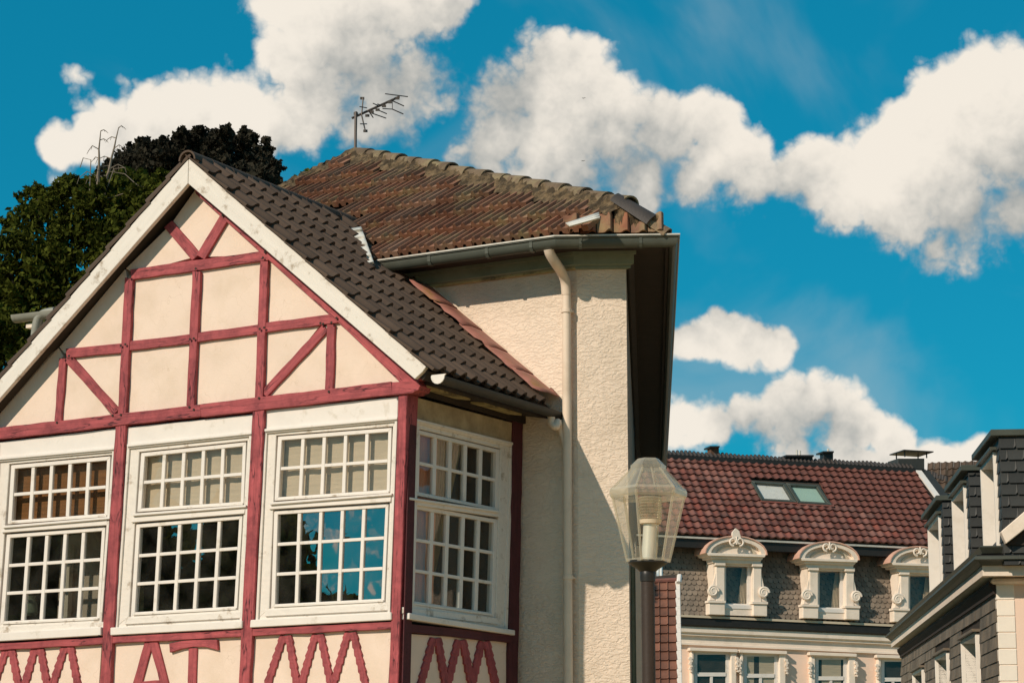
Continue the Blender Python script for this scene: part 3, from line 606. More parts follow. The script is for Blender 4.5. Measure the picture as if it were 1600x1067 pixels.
RIB = [(0, .0), (.06, .040), (.17, .043), (.23, .004), (.46, .002), (.52, .038), (.65, .04), (.71, .003), (.94, .001), (1, .0)]
WAVE = [(0, .02), (.12, .006), (.3, 0), (.45, .012), (.62, .042), (.78, .048), (.92, .03), (1, .02)]
TW, TL_ = .195, .31
pan_me = tile_mesh('roof_tile', TW, TL_, PAN, 'tile_dark')
def tile_field(Pn, along, origin, nrow, ncol, w, l, me, parent, keep, jit=.006, stuff_rest=None, limit=300, name='roof_tile'):
    up = nrm(np.cross(Pn.n, along)); up = up if up[2] > 0 else -up
    X = np.cross(up, Pn.n); 
    R0 = np.array([X, up, Pn.n]).T; cand = []
    for r in range(nrow):
        for c in range(ncol):
            p = origin + up * (r * l) + X * (c * w); q = p + up * l * .5 + X * w * .5
            if keep(q, r, c): cand.append((np.linalg.norm(q - CAM), p))
    cand.sort(key=lambda t: t[0]); rest = MB()
    for i, (d, p) in enumerate(cand):
        j = Pn.n * random.uniform(0, jit) + up * random.uniform(-jit, jit); an = random.uniform(-.012, .012)
        Rj = R0 @ np.array([[math.cos(an), -math.sin(an), 0], [math.sin(an), math.cos(an), 0], [0, 0, 1]])
        if i < limit and not stuff_rest == 'all': place(name, me, Rj, p + j, parent)
        else:
            vs = np.array([v.co for v in me.vertices]) @ Rj.T + p + j; rest.add(list(vs), [tuple(f.vertices) for f in me.polygons])
    if rest.v: part('tile_field', rest, me.materials[0], parent, stuff=True, smooth=True)
    return len(cand)
slope_len = np.linalg.norm(rre - apx)
def keep_bay(q, r, c):
    if PC1.dist(q) > .27: return True
    return PR1.dist(q) > .12 and PC1.dist(q) < 0 and q[2] > ZE - .15
nR = 12; LR = slope_len / (nR - .25)
# origin: eave corner on the verge (front); X must run back along b
up_r = nrm(np.cross(SR.n, b)); up_r = up_r if up_r[2] > 0 else -up_r
o_r = rre - up_r * (.09) + SR.n * .006 - b * .035
X_ = np.cross(up_r, SR.n)
if X_ @ b > 0: n1 = tile_field(SR, b, o_r, nR, 19, TW, LR, pan_me, HT, keep_bay)
else: n1 = tile_field(SR, b, o_r + b * TW * 19, nR, 19, TW, LR, pan_me, HT, keep_bay)
up_l = nrm(np.cross(SL.n, b)); up_l = up_l if up_l[2] > 0 else -up_l
X_ = np.cross(up_l, SL.n); o_l = lre - up_l * .09 - SL.n * .004 - b * .014
nL = int(np.linalg.norm(lre - apx) / .33)
tile_field(SL, b, o_l + (b * TW * 15 if X_ @ b < 0 else 0), nL + 1, 15, TW, np.linalg.norm(lre - apx) / (nL + .7), pan_me, HT, lambda q, r, c: True, stuff_rest='all')
# ridge tiles of the bay
def half_tile(name, r, l, mat_, taper=.9, th=.018, seg=9):
    vs = []; fs = []
    for y, k in ((0, 1.), (l, taper)):
        for rad in (r * k, (r - th) * k):
            for i in range(seg + 1):
                t = math.pi * i / seg; vs.append((rad * math.cos(t), y, rad * math.sin(t)))
    m = seg + 1
    for i in range(seg):
        fs += [(i, i + 1, 2 * m + i + 1, 2 * m + i), (m + i + 1, m + i, 3 * m + i, 3 * m + i + 1), (i + 1, i, m + i, m + i + 1), (2 * m + i, 2 * m + i + 1, 3 * m + i + 1, 3 * m + i)]
    fs += [(0, 2 * m, 3 * m, m), (m - 1, 2 * m - 1, 4 * m - 1, 3 * m - 1)]
    return mesh_of(name, vs, fs, M[mat_], True)
rid = half_tile('ridge_tile', .10, .36, 'tile_dark')
for i in range(9):
    p = apx - b * .03 + b * (i * .33) - Z * .035; Y = nrm(b + Z * .03); X = nrm(np.cross(Y, Z)); place('ridge_tile', rid, np.array([X, Y, np.cross(X, Y)]).T, p, HT)
# eaves of the bay: gutter, soffit, rafters
SRb = Plane(rre, SR.n)
gz = rre - up_r * .10
def half_gutter(mb, p1, p2, r, out, th=.006, seg=8):
    d = nrm(p2 - p1); pr = []
    for i in range(seg + 1): t = math.pi * i / seg; pr.append((-r * math.cos(t), -r * math.sin(t)))
    for i in range(seg, -1, -1): t = math.pi * i / seg; pr.append((-(r - th) * math.cos(t), -(r - th) * math.sin(t)))
    mb.sweep(pr, p1, p2, out, Z)
g1 = gz + a * .05 - Z * .035; gl_ = 0
for k in range(1, 400):     # run back until the wall
    if PC1.dist(g1 + b * (k * .01)) < .02: gl_ = k * .01; break
mb = MB(); half_gutter(mb, g1 - b * .02, g1 + b * (gl_ - .03), .062, a); gut = part('gutter', mb, M['zinc_dark'], HT, smooth=True); gut['label'] = 'dark half-round gutter under the dark tiled slope'
mb = MB(); pr = [g1 - b * .026 + a * (-.07 * math.cos(math.pi * i / 8)) - Z * (.072 * math.sin(math.pi * i / 8)) for i in range(9)] + [g1 - b * .026 + a * .085 + Z * .014, g1 - b * .026 - a * .06 + Z * .012]; mb.prism(pr, b * .012); part('gutter_end_cap', mb, M['white'], HT)
zs = float(PB.at(654, 618)[2]); 
mb = MB(); mb.prism([uv(-.02, .04, zs + .09), uv(.36, .04, zs + .02), uv(.36, gl_ - .3, zs + .02), uv(-.02, gl_ - .3, zs + .09)], Z * .03); part('soffit', mb, M['dark_wood'], HT)
for k, (x0, x1) in enumerate(((667, 735), (757, 815))):
    mb = MB(); v_a = float((PB.at(x0, 640, .2) - K) @ b); v_b = float((PB.at(x1, 660, .2) - K) @ b)
    mb.prism([uv(.03, v_a, zs + .055), uv(.20, v_a, zs + .03), uv(.20, v_b, zs + .03), uv(.03, v_b, zs + .055)], Z * .02); part('soffit_panel', mb, M['rafter'], HT)
mb = MB(); mb.box(uv(.02, 1.24, zs + .09), a * .06, b * 2.3, Z * .16); part('wall_plate', mb, M['dark_wood'], HT)
# lead flashing where the dark roof meets the stucco wall
def roofwall(z):     # point on SR and PC1 at height z
    A_ = np.array([SR.n, PC1.n, Z]); return np.linalg.solve(A_, np.array([SR.n @ SR.p, PC1.n @ PC1.p, z]))
zt_, zb_ = 6.42, float(g1[2]) + .09
N_ = 5; dirw = nrm(roofwall(zb_) - roofwall(zt_)); inw = nrm(np.cross(SR.n, dirw)); inw = inw if inw @ PC1.n > 0 else -inw
for i in range(N_):
    za, zb2 = zt_ + (zb_ - zt_) * i / N_, zt_ + (zb_ - zt_) * (i + 1.06) / N_
    pa_, pb_ = roofwall(za), roofwall(zb2); up_ = Z * .11 + PC1.n * .012; ns = 6; vs = []; li = .012 + .02 * 0
    for j, t in enumerate(np.linspace(0, 1, ns)):
        base = pa_ + (pb_ - pa_) * t; e = .010 + .010 * t
        wob = .012 * math.sin(i * 2.1 + j * 1.7) + .008 * random.uniform(-1, 1)
        vs += [base + Z * .17 + PC1.n * .015 + SR.n * e * .3, base + PC1.n * .035 + SR.n * (.105 + e), base + inw * .26 + SR.n * (.108 + e), base + inw * (.43 + wob) + SR.n * (.085 + e + random.uniform(-.012, .012))]
    mb = MB(); mb.add(vs, [(4 * j + k, 4 * j + 4 + k, 4 * j + 5 + k, 4 * j + 1 + k) for j in range(ns - 1) for k in range(3)])
    o = part('flashing_sheet', mb, M['lead_red'], HT, smooth=True); sm = o.modifiers.new('thick', 'SOLIDIFY'); sm.thickness = .008
mb = MB(); pa_, pb_ = roofwall(zt_), roofwall(zb_); 
mb.tube([pa_ + Z * .175 + PC1.n * .03, pb_ + Z * .175 + PC1.n * .03], .012, 6); mb.tube([pa_ + Z * .145 + PC1.n * .035, pb_ + Z * .145 + PC1.n * .035], .009, 6)
part('flashing_strip', mb, M['pipe'], HT)

# ================================================================== stucco house
SH = thing('stucco_house', 'tall cream stucco house with old brown tiled hip roof and deep eaves', 'house', W0)
LEN3 = 16.5; ZW = 6.66
Lback = Q - c1 * 4.2
P4 = W1 + c3 * LEN3; P5 = P4 - c2 * 6.; P6 = np.array([Lback[0] + 1.2, Lback[1] + 9, 0])
foot = [np.array([p[0], p[1], 0]) for p in (Lback, W0, W1, P4, P5, P6)]
for i, nm in ((0, 'front_wall'), (1, 'front_wall'), (2, 'side_wall'), (3, 'rear_wall'), (4, 'rear_wall'), (5, 'side_wall')):
    p, q = foot[i], foot[(i + 1) % 6]; mb = MB(); mb.add([p, q, q + Z * ZW, p + Z * ZW], [(0, 1, 2, 3)]); part(nm, mb, M['stucco_shade' if i == 2 else 'stucco'], SH, frame=np.array([nrm(q - p), np.cross(nrm(q - p), Z) * -1, Z]).T)
# cornice boards, soffit and gutter, profile swept round three sides (mitred by shared corner points)
OV2, OV3 = .47, .465
def off_corner(pl, ol, d1, n1, n2, o2):  # intersection of two offset vertical planes (xy)
    A_ = np.array([n1[:2], n2[:2]]); rhs = np.array([n1 @ pl + ol, n2 @ pl + o2]); xy = np.linalg.solve(A_, rhs); return np.array([xy[0], xy[1], 0])
n1_, n2_, n3_ = PC1.n, PC2.n, PC3.n
def path(k):  # polyline at k * overhang
    s = Lback + n1_ * OV1 * k; s[2] = 0; return [s, off_corner(foot[1], OV1 * k, None, n1_, n2_, OV2 * k), off_corner(foot[2], OV2 * k, None, n2_, n3_, OV3 * k), P4 + n3_ * OV3 * k - Z * P4[2]]
def loft(prof, name, mat_, runs=(0, 1, 2), smooth=False, start=None):
    """prof: closed [(k,z)]"""
    pts = [[p + Z * z for p in path(k)] for k, z in prof]
    for r_ in runs:
        mb = MB(); n = len(prof); A_ = [pp[r_] for pp in pts]; B_ = [pp[r_ + 1] for pp in pts]
        if r_ == 0 and start is not None: A_ = [q + nrm(q2 - q) * start for q, q2 in zip(A_, B_)]
        mb.add(A_ + B_, [tuple(range(n)), tuple(range(2 * n - 1, n - 1, -1))] + [((i + 1) % n, i, n + i, n + (i + 1) % n) for i in range(n)]); part(name, mb, M[mat_], SH, smooth=smooth)
def bay_start(k, z):   # distance along the eave where the bay roof surface lies in front
    p = path(k)[0] + Z * z; t = 0
    while SR.dist(p + c1 * t) < .03 and t < 5: t += .01
    return t
loft([(.02, 6.525), (.06, 6.52), (.17, 6.535), (.17, 6.65), (.02, 6.65)], 'cornice_board', 'eave_green', start=bay_start(.19, 6.55) + .02, runs=(0, 1))
loft([(.02, 6.525), (.06, 6.52), (.17, 6.535), (.17, 6.65), (.02, 6.65)], 'cornice_board', 'dark_wood', runs=(2,))  # side run coloured dark to hold the shade there
loft([(.02, 6.495), (.10, 6.50), (.10, 6.522), (.02, 6.519)], 'cornice_moulding', 'rafter', runs=(0,), start=bay_start(.1, 6.5) + .05)
loft([(.02, 6.495), (.10, 6.50), (.10, 6.522), (.02, 6.519)], 'cornice_moulding', 'eave_green', runs=(1,))
loft([(.17, 6.625), (.22, 6.625), (.22, 6.662), (.17, 6.662)], 'cornice_moulding', 'eave_green', start=bay_start(.2, 6.64), runs=(0, 1))
loft([(.17, 6.625), (.22, 6.625), (.22, 6.662), (.17, 6.662)], 'cornice_moulding', 'dark_wood', runs=(2,))  # same shade colour on the side run's moulding
loft([(.0, 6.665), (.86, 6.655), (.86, 6.68), (.0, 6.69)], 'soffit', 'dark_wood')
loft([(.84, 6.63), (.90, 6.63), (.90, 6.70), (.84, 6.70)], 'fascia_board', 'dark_wood')
hg = [(.90, 6.70), (.90, 6.65), (.93, 6.62), (.98, 6.605), (1.04, 6.615), (1.085, 6.645), (1.09, 6.69), (1.12, 6.70), (1.12, 6.715), (1.075, 6.715), (1.07, 6.655), (1.03, 6.63), (.98, 6.62), (.94, 6.63), (.915, 6.66), (.915, 6.70)]
loft(hg, 'gutter', 'zinc', smooth=True, start=bay_start(1.0, 6.66) - .03)
loft([(1.10, 6.712), (1.14, 6.712), (1.14, 6.726), (1.10, 6.726)], 'gutter_bead', 'zinc_light', start=bay_start(1.1, 6.7) - .03)
for px_ in (596, 674, 764, 833):
    c = PC1.at(px_, 418 - (px_ - 580) * .1656 + 8, OV1); mb = MB()
    pr = [(.89, 6.70), (.89, 6.645), (.94, 6.605), (.99, 6.595), (1.06, 6.605), (1.10, 6.64), (1.105, 6.71), (1.085, 6.71), (1.05, 6.63), (.98, 6.615), (.93, 6.625), (.905, 6.66), (.905, 6.70)]
    base = np.array([c[0], c[1], 0]) - n1_ * OV1
    mb.sweep([(k * OV1, z) for k, z in pr], base - c1 * .018, base + c1 * .018, n1_, Z); part('gutter_bracket', mb, M['zinc'], SH)
for px_ in (907, 1001):
    c = PC2.at(px_, 372, OV2); mb = MB(); base = np.array([c[0], c[1], 0]) - n2_ * OV2
    mb.sweep([(k * OV2, z) for k, z in pr], base - c2 * .015, base + c2 * .015, n2_, Z); part('gutter_bracket', mb, M['zinc'], SH)
# roof faces
A1 = PR1.at(555, 244); A2 = PR1.at(985, 327); EC12 = path(1.0)[1] + Z * ZE; EC23 = path(1.0)[2] + Z * ZE
E4 = path(1.0)[3] + Z * ZE
left_eave = EC12 - c1 * 6.5; AL = A1 + (PR1.at(430, 305) - A1) * 2.6
BR = A2 + c3 * 12 + c2 * -.2; BR[2] = A2[2] + .3
mb = MB(); mb.add([left_eave, EC12, A2, A1, AL], [(0, 1, 2, 3, 4)]); part('roof_face', mb, M['roof_under'], SH)
mb = MB(); mb.add([EC12, EC23, A2], [(0, 1, 2)]); part('roof_face', mb, M['roof_under'], SH)
mb = MB(); mb.add([EC23, E4, BR, A2], [(0, 1, 2, 3)]); part('roof_face', mb, M['tile_old'], SH)
bk1, bk2 = A1 + np.array([1.5, 7, -3]), BR + np.array([-4, 1, -3.]); lf = AL + np.array([-1, 5, -1.])
mb = MB(); mb.add([A1, A2, BR, bk2, bk1, lf, AL], [(0, 1, 2, 3, 4), (0, 4, 5, 6)]); part('roof_face', mb, M['tile_old'], SH)
rib_me = tile_mesh('roof_tile', .22, .46, RIB, 'tile_old', lip=.065, rise=.08)
up1 = nrm(np.cross(PR1.n, c1)); up1 = up1 if up1[2] > 0 else -up1
X1 = np.cross(up1, PR1.n); sgn = 1 if X1 @ c1 > 0 else -1
hip1 = nrm(A2 - A1); hipn = np.cross(PR1.n, hip1); hipn = hipn if hipn @ up1 > 0 else -hipn
h12 = nrm(A2 - EC12); h12n = np.cross(PR1.n, h12); h12n = h12n if h12n @ X1 * sgn > 0 else -h12n
hl = nrm(AL - A1); hln = np.cross(PR1.n, hl); hln = hln if hln @ up1 > 0 else -hln
def keep_main(q, r, c):
    return (q - A1) @ hipn < -.13 and (q - EC12) @ h12n < .03 and (q - A1) @ hln < -.08 and not (SR.dist(q) < -.02 and vb(q) < 3.2)
tile_field(PR1, c1, EC12 - c1 * 5.8 * sgn + up1 * .03 + PR1.n * .01 if sgn > 0 else EC12 + up1 * .03, 17, 42, .22, .44, rib_me, SH, keep_main)
# small face above the narrow wall
nn = nrm(np.cross(EC23 - EC12, A2 - EC12)); nn = nn if nn[2] > 0 else -nn; PR2 = Plane(EC12, nn)
up2 = nrm(np.cross(PR2.n, c2)); up2 = up2 if up2[2] > 0 else -up2
h1n = np.cross(nn, nrm(A2 - EC12)); h1n = h1n if h1n @ c2 > 0 else -h1n; h2n = np.cross(nn, nrm(A2 - EC23)); h2n = h2n if h2n @ c2 < 0 else -h2n
sh_me = tile_mesh('roof_tile', .16, .2, PAN, 'tile_old', lip=.03, rise=.04)
tile_field(PR2, c2, EC12 + up2 * .03 + c2 * .06 + PR2.n * .02, 1, 6, .165, .2, sh_me, SH, lambda q, r, c: True)
# ridge and hip tiles
rt = half_tile('ridge_tile', .105, .42, 'ridge_old', taper=.74); L12 = np.linalg.norm(A2 - A1); nr = 15
for i in range(nr):
    p = A2 + (A1 - A2) * ((i + .0) / nr) + Z * .03; Y = nrm((A1 - A2) / L12 + Z * .0); X = nrm(np.cross(Y, Z)); Zz = np.cross(X, Y)
    place('ridge_tile', rt, np.array([X, Y, Zz]).T, p + Z * random.uniform(-.008, .008), SH)
rt2 = half_tile('hip_tile', .14, .46, 'ridge_dark', taper=.8)
hp = [A2 + (A1 - A2) * -.012, A2 + (EC23 - A2) * .42]
for p, q_, me in ((A2 + (EC23 - A2) * .45, A2 - (EC23 - A2) * .08, rt2), (A2 + (EC23 - A2) * .82, A2 + (EC23 - A2) * .38, rt)):
    Y = nrm(q_ - p); X = nrm(np.cross(Y, Z)); place('hip_tile', me, np.array([X, Y, np.cross(X, Y)]).T, p - Z * .055, SH)
for i in range(4):
    p = A1 + hl * (.45 * (i + 1)) - Z * .05; Y = -hl; X = nrm(np.cross(Y, Z)); place('hip_tile', rt, np.array([X, Y, np.cross(X, Y)]).T, p, SH)
# mortar bedding along the ridge: a lumpy strip
def lumpy(p, q, w, h, n, out, name, mat_, parent):
    mb = MB(); vs = []; m = 5
    for i in range(n + 1):
        base = p + (q - p) * i / n
        for j in range(m):
            t = j / (m - 1); vs.append(base + out * (w * t + random.uniform(-.02, .03)) + PR1.n * (h * (1 - t * .8) + random.uniform(-.012, .02)))
    mb.add(vs, [(i * m + j, (i + 1) * m + j, (i + 1) * m + j + 1, i * m + j + 1) for i in range(n) for j in range(m - 1)]); return part(name, mb, M[mat_], parent, stuff=True)
lumpy(A1 + PR1.n * .02, A2 + PR1.n * .03, .25, .075, 120, -hipn, 'mortar_bed', 'mortar', SH)
lumpy(A1 + PR1.n * .03 , A1 + hl * 1.2 + PR1.n * .03, .16, .07, 26, -hln, 'mortar_bed', 'mortar', SH)
lumpy(A2 + (EC12 - A2) * .2 + Z * .06, EC23 + (A2 - EC23) * .3 + Z * .06, .2, .07, 24, nrm(-up2), 'mortar_bed', 'mortar', SH)
# lead patches
def patch(pl, pts, o, name, mat_, parent, ripple=0., n=10):
    q = pts; mb = MB(); vs = []
    for i in range(n + 1):
        for j in range(5):
            x, y = bil(q, j / 4, i / n); vs.append(pl.at(x, y, o + ripple * math.sin(i * 2.2) + random.uniform(-.2, .2) * ripple))
    mb.add(vs, [(i * 5 + j, i * 5 + j + 1, i * 5 + j + 6, i * 5 + j + 5) for i in range(n) for j in range(4)]); ob = part(name, mb, M[mat_], parent, smooth=True)
    sm = ob.modifiers.new('thick', 'SOLIDIFY'); sm.thickness = .01; return ob
patch(PR1, [(541, 358), (564, 354), (585, 412), (575, 415)], .18, 'valley_flashing', 'lead_white', SH, .018, 16)
patch(PR1, [(884, 350), (936, 333), (938, 341), (890, 354)], .165, 'lead_patch', 'lead_white', SH, .006, 8)
# downpipe
pp = [PC1.at(857, 389, OV1 * .97), PC1.at(860, 398, OV1 * .9), PC1.at(868, 411, .36), PC1.at(877, 425, .2), PC1.at(883, 440, .12), PC1.at(885, 460, .09)]
base = PC1.at(885, 460, .09); bot = np.array([base[0], base[1], 0.]); pp += [base - Z * .3, base - Z * 1.2, bot + Z * 1.5, bot]
mb = MB(); mb.tube(smooth_path(pp[:6]), .05, 14); part('swan_neck', mb, M['pipe'], SH, smooth=True)
mb = MB(); mb.tube([base + Z * .02, bot], .045, 14); dp = part('downpipe', mb, M['pipe'], SH, smooth=True); dp['label'] = 'cream downpipe running down the stucco wall'
for y in (486, 902):
    c = PC1.at(885, y, .09); c = np.array([base[0], base[1], c[2]]); mb = MB(); mb.tube([c - Z * .018, c + Z * .018], .055, 14); mb.box(c - PC1.n * .05 + c1 * .03, c1 * .02, PC1.n * .1, Z * .02); part('pipe_clip', mb, M['pipe'], dp, smooth=True)
ge_ = g1 + b * (gl_ - .22) - Z * .06
jz = float(PC1.at(884, 700, .09)[2]); jn = np.array([base[0], base[1], jz])
pts = [ge_, ge_ - Z * .06, ge_ - Z * .10 + c1 * .05, (ge_ + jn) / 2 + Z * .10 + PC1.n * .03, jn + Z * .20 - c1 * .07 + PC1.n * .02, jn + Z * .08 - c1 * .03, jn - Z * .06]
mb = MB(); mb.tube(smooth_path(pts), .036, 12); part('branch_pipe', mb, M['pipe'], SH, smooth=True)
# window box with shutter on the far side wall, seen edge-on
def c3p(d, o, z): p = W1 + c3 * d + n3_ * o; return np.array([p[0], p[1], z])
mb = MB(); mb.prism([c3p(2.0, .0, 1.6), c3p(3.1, .0, 1.6), c3p(3.1, .0, 3.9), c3p(2.0, .0, 3.9)], n3_ * .07); sw = part('shutter', mb, M['eave_green'], SH, bevel=.01)
mb = MB(); mb.prism([c3p(1.98, .05, 1.55), c3p(2.0, .05, 1.55), c3p(2.0, .05, 3.95), c3p(1.98, .05, 3.95)], n3_ * .08); part('shutter_edge', mb, M['trim_cream'], sw)
# left end of the same eaves, beyond the left barge board
PE = Plane(uv(0, 2.9, 0), -b)
l1, l2 = PE.at(24, 494), PE.at(190, 470); mb = MB(); half_gutter(mb, l1, l1 + a * 2.2, .085, -b); part('gutter', mb, M['zinc_mid'], SH, smooth=True)
mb = MB(); mb.box(l1 + a * 1.25 - Z * .13 + b * .12, a * 2.2, b * .2, Z * .05); part('cornice_moulding', mb, M['trim_cream'], SH)
mb = MB(); mb.box(l1 + a * 1.35 - Z * .22 + b * .16, a * 2.2, b * .2, Z * .12); part('cornice_board', mb, M['trim_cream'], SH)
q1 = PE.at(84, 491, .05); mb = MB(); mb.tube(smooth_path([PE.at(86, 487, .0), PE.at(70, 490, .02), PE.at(61, 497, .02), PE.at(57, 510, .02), PE.at(55, 530, 0)]), .055, 12); part('swan_neck', mb, M['zinc_mid'], SH, smooth=True)

# ================================================================== aerial
ya = A1[1]; PV = Plane(A1, [0, -1, 0])
an = thing('tv_aerial', 'thin grey television aerial standing on the peak of the old tiled roof', 'aerial', A1)
def rod(name, p1, p2, r, z1=0., z2=0., mat_='grey_metal'):
    mb = MB(); mb.tube([PV.at(*p1, -z1), PV.at(*p2, -z2)], r, 6); return part(name, mb, M[mat_], an)
mast = rod('mast', (555, 246), (556, 175), .02); rod('boom', (550, 185), (624, 151.5), .015, 0, .15)
rod('reflector', (567.5, 153), (565, 180), .009, .0, 0); rod('reflector', (565, 180), (571, 206), .009)
for p1, p2, za, zb_2 in (((602, 147), (637, 151.5), .0, .3), ((598, 170), (613, 171), 0, .15), ((613, 171), (630, 178.5), .15, .3), ((610, 156.5), (631, 166), .1, .3), ((580, 177), (603, 185), -.1, .25), ((592, 173), (604, 178), 0, .2), ((583, 162), (590, 165), -.1, .1), ((575, 172), (583, 184), -.1, .1), ((562, 167), (573, 169), -.1, .1), ((563, 194), (573, 194), -.1, .1), ((590, 163), (598, 166), -.1, .1)):
    rod('element', p1, p2, .007, za, zb_2)
rod('stay', (613, 156), (613, 171), .005, .12, .15)
for x, y in ((556, 178), (574, 181), (581, 175), (590, 172), (600, 166), (609, 160), (566, 154), (571, 205), (621, 154)):
    mb = MB(); c = PV.at(x, y, -.03); mb.box(c, RT * .05, UP * .03, FW * .03); part('clamp', mb, M['grey_metal'], an)

# ================================================================== street lamp
YL = 13.0; LC = at_y(1012, 900, YL); LCx = np.array([LC[0], LC[1], 0.])
lamp = thing('street_lamp', 'street lamp with clear tapered lantern on a brown pole before the stucco wall', 'street lamp', LCx)
zl = lambda y: float(at_y(1012, y, YL)[2]); pxm = YL / 3557.
ctr = lambda y, x=1012: np.array([at_y(x, y, YL)[0], YL, zl(y)])
mb = MB(); mb.tube([LCx, LCx + Z * (zl(895))], 10.8 * pxm, 20); part('pole', mb, M['pole'], lamp, smooth=True)
mb = MB(); mb.tube([ctr(908), ctr(901), ctr(899), ctr(893), ctr(891)], [12.2 * pxm, 12.6 * pxm, 12.6 * pxm, 12.6 * pxm, 11 * pxm], 20); part('collar', mb, M['black_metal'], lamp, smooth=True)
mb = MB(); mb.tube([ctr(894), ctr(889), ctr(883), ctr(879.5), ctr(876)], [11.5 * pxm, 17 * pxm, 27 * pxm, 31 * pxm, 31 * pxm], 24); part('base_dish', mb, M['black_metal'], lamp, smooth=True)
def hexring(y, r, x=1013, rot=R(8), n=6): c = ctr(y, x); return [c + np.array([math.cos(2 * math.pi * k / n + rot), math.sin(2 * math.pi * k / n + rot), 0]) * r * pxm for k in range(n)]
def panel(v, name, mat_, th=.004):
    mb = MB(); mb.add(v, [tuple(range(len(v)))]); return part(name, mb, M[mat_], lamp)
lo_, hi_ = hexring(877, 34), hexring(770, 60); r1, r2 = hexring(767, 61.5), hexring(733, 28); t1, t2 = hexring(727, 28), hexring(716.5, 17)
for k in range(6):
    j = (k + 1) % 6
    panel([lo_[k], lo_[j], hi_[j], hi_[k]], 'pane', 'lamp_glass'); panel([r1[k], r1[j], r2[j], r2[k]], 'roof_pane', 'lamp_roof'); panel([t1[k], t1[j], t2[j], t2[k]], 'cap_pane', 'lamp_roof')
    mb = MB(); mb.tube([lo_[k], hi_[k]], .0075, 8); part('rib', mb, M['lamp_rim'], lamp, smooth=True)
    mb = MB(); mb.tube([r1[k], r2[k]], .007, 8); part('rib', mb, M['lamp_roof'], lamp, smooth=True)
    mb = MB(); mb.tube([(r1[k] + r1[j]) / 2, (r2[k] + r2[j]) / 2], .004, 8); part('rib', mb, M['lamp_roof'], lamp, smooth=True)
mb = MB(); ra, rb, rc_, rd = hexring(779, 60), hexring(775, 63), hexring(767, 63.5), hexring(763, 61)
for A_, B_ in ((ra, rb), (rb, rc_), (rc_, rd)): mb.add(A_ + B_, [(k, (k + 1) % 6, 6 + (k + 1) % 6, 6 + k) for k in range(6)])
part('rim', mb, M['lamp_rim'], lamp)
mb = MB(); A_, B_ = hexring(733, 29), hexring(727, 29); mb.add(A_ + B_, [(k, (k + 1) % 6, 6 + (k + 1) % 6, 6 + k) for k in range(6)]); part('cap_band', mb, M['lamp_rim'], lamp)
mb = MB(); A_ = hexring(716.5, 17); mb.add(A_, [tuple(range(6))]); part('cap_top', mb, M['lamp_roof'], lamp)
mb = MB(); A_, B_ = hexring(878, 35), hexring(873, 35.5); mb.add(A_ + B_, [(k, (k + 1) % 6, 6 + (k + 1) % 6, 6 + k) for k in range(6)]); part('bottom_band', mb, M['lamp_rim'], lamp)
pts, rs = [], []
for i in range(17): pts.append(ctr(813 - i * 2.3, 1016)); rs.append((19.5 if i % 2 else 17.2) * pxm)
mb = MB(); mb.tube(pts, rs, 20); part('prism_glass', mb, M['lamp_roof'], lamp, smooth=True)
mb = MB(); mb.tube([ctr(818, 1016), ctr(812, 1016)], [17 * pxm, 18.5 * pxm], 16); part('lamp_ring', mb, M['trim_cream'], lamp, smooth=True)
mb = MB(); mb.tube([ctr(874, 1013), ctr(818, 1016)], 11 * pxm, 18); part('lamp_holder', mb, M['steel'], lamp, smooth=True)

# ================================================================== mansard house (background)
m_ = nrm([.968, .25, 0]); PM = Plane(at_y(1250, 968, 62.), [m_[1], -m_[0], 0])
MH = thing('mansard_house', 'peach house with red tiled mansard roof and three round-topped dormers', 'house', PM.at(1250, 1206))
def mquad(x0, y0, x1, y1): return [(x0, y0), (x1, y0), (x1, y1), (x0, y1)]
gl = lambda x, y0: y0 + (x - 1060) * .046      # horizontal line through (1060,y0) on this facade
def mrect(x0, x1, ya_, yb_, o, th, mb=None):
    mb = mb or MB(); slab(mb, PM, [(x0, gl(x0, ya_)), (x1, gl(x1, ya_)), (x1, gl(x1, yb_)), (x0, gl(x0, yb_))], o, th); return mb
X0, X1 = 960, 1620
part('wall', mrect(X0, X1, 985, 1205, 0, .3), M['wall_pink'], MH)
part('frieze', mrect(X0, X1, 986, 1004, .06, .3), M['trim_cream'], MH); part('cornice', mrect(X0, X1, 976, 987.5, .22, .5), M['trim_cream'], MH, bevel=.03)
part('cornice', mrect(X0, X1, 1003, 1006, .10, .3), M['trim_cream'], MH); part('cornice', mrect(X0, X1, 985, 991, .16, .3), M['trim_cream'], MH)
part('gutter', mrect(X0, X1, 963, 976.5, .30, .5), M['black_metal'], MH, bevel=.03); part('gutter_edge', mrect(X0, X1, 959.5, 963, .34, .6), M['trim_shade'], MH)
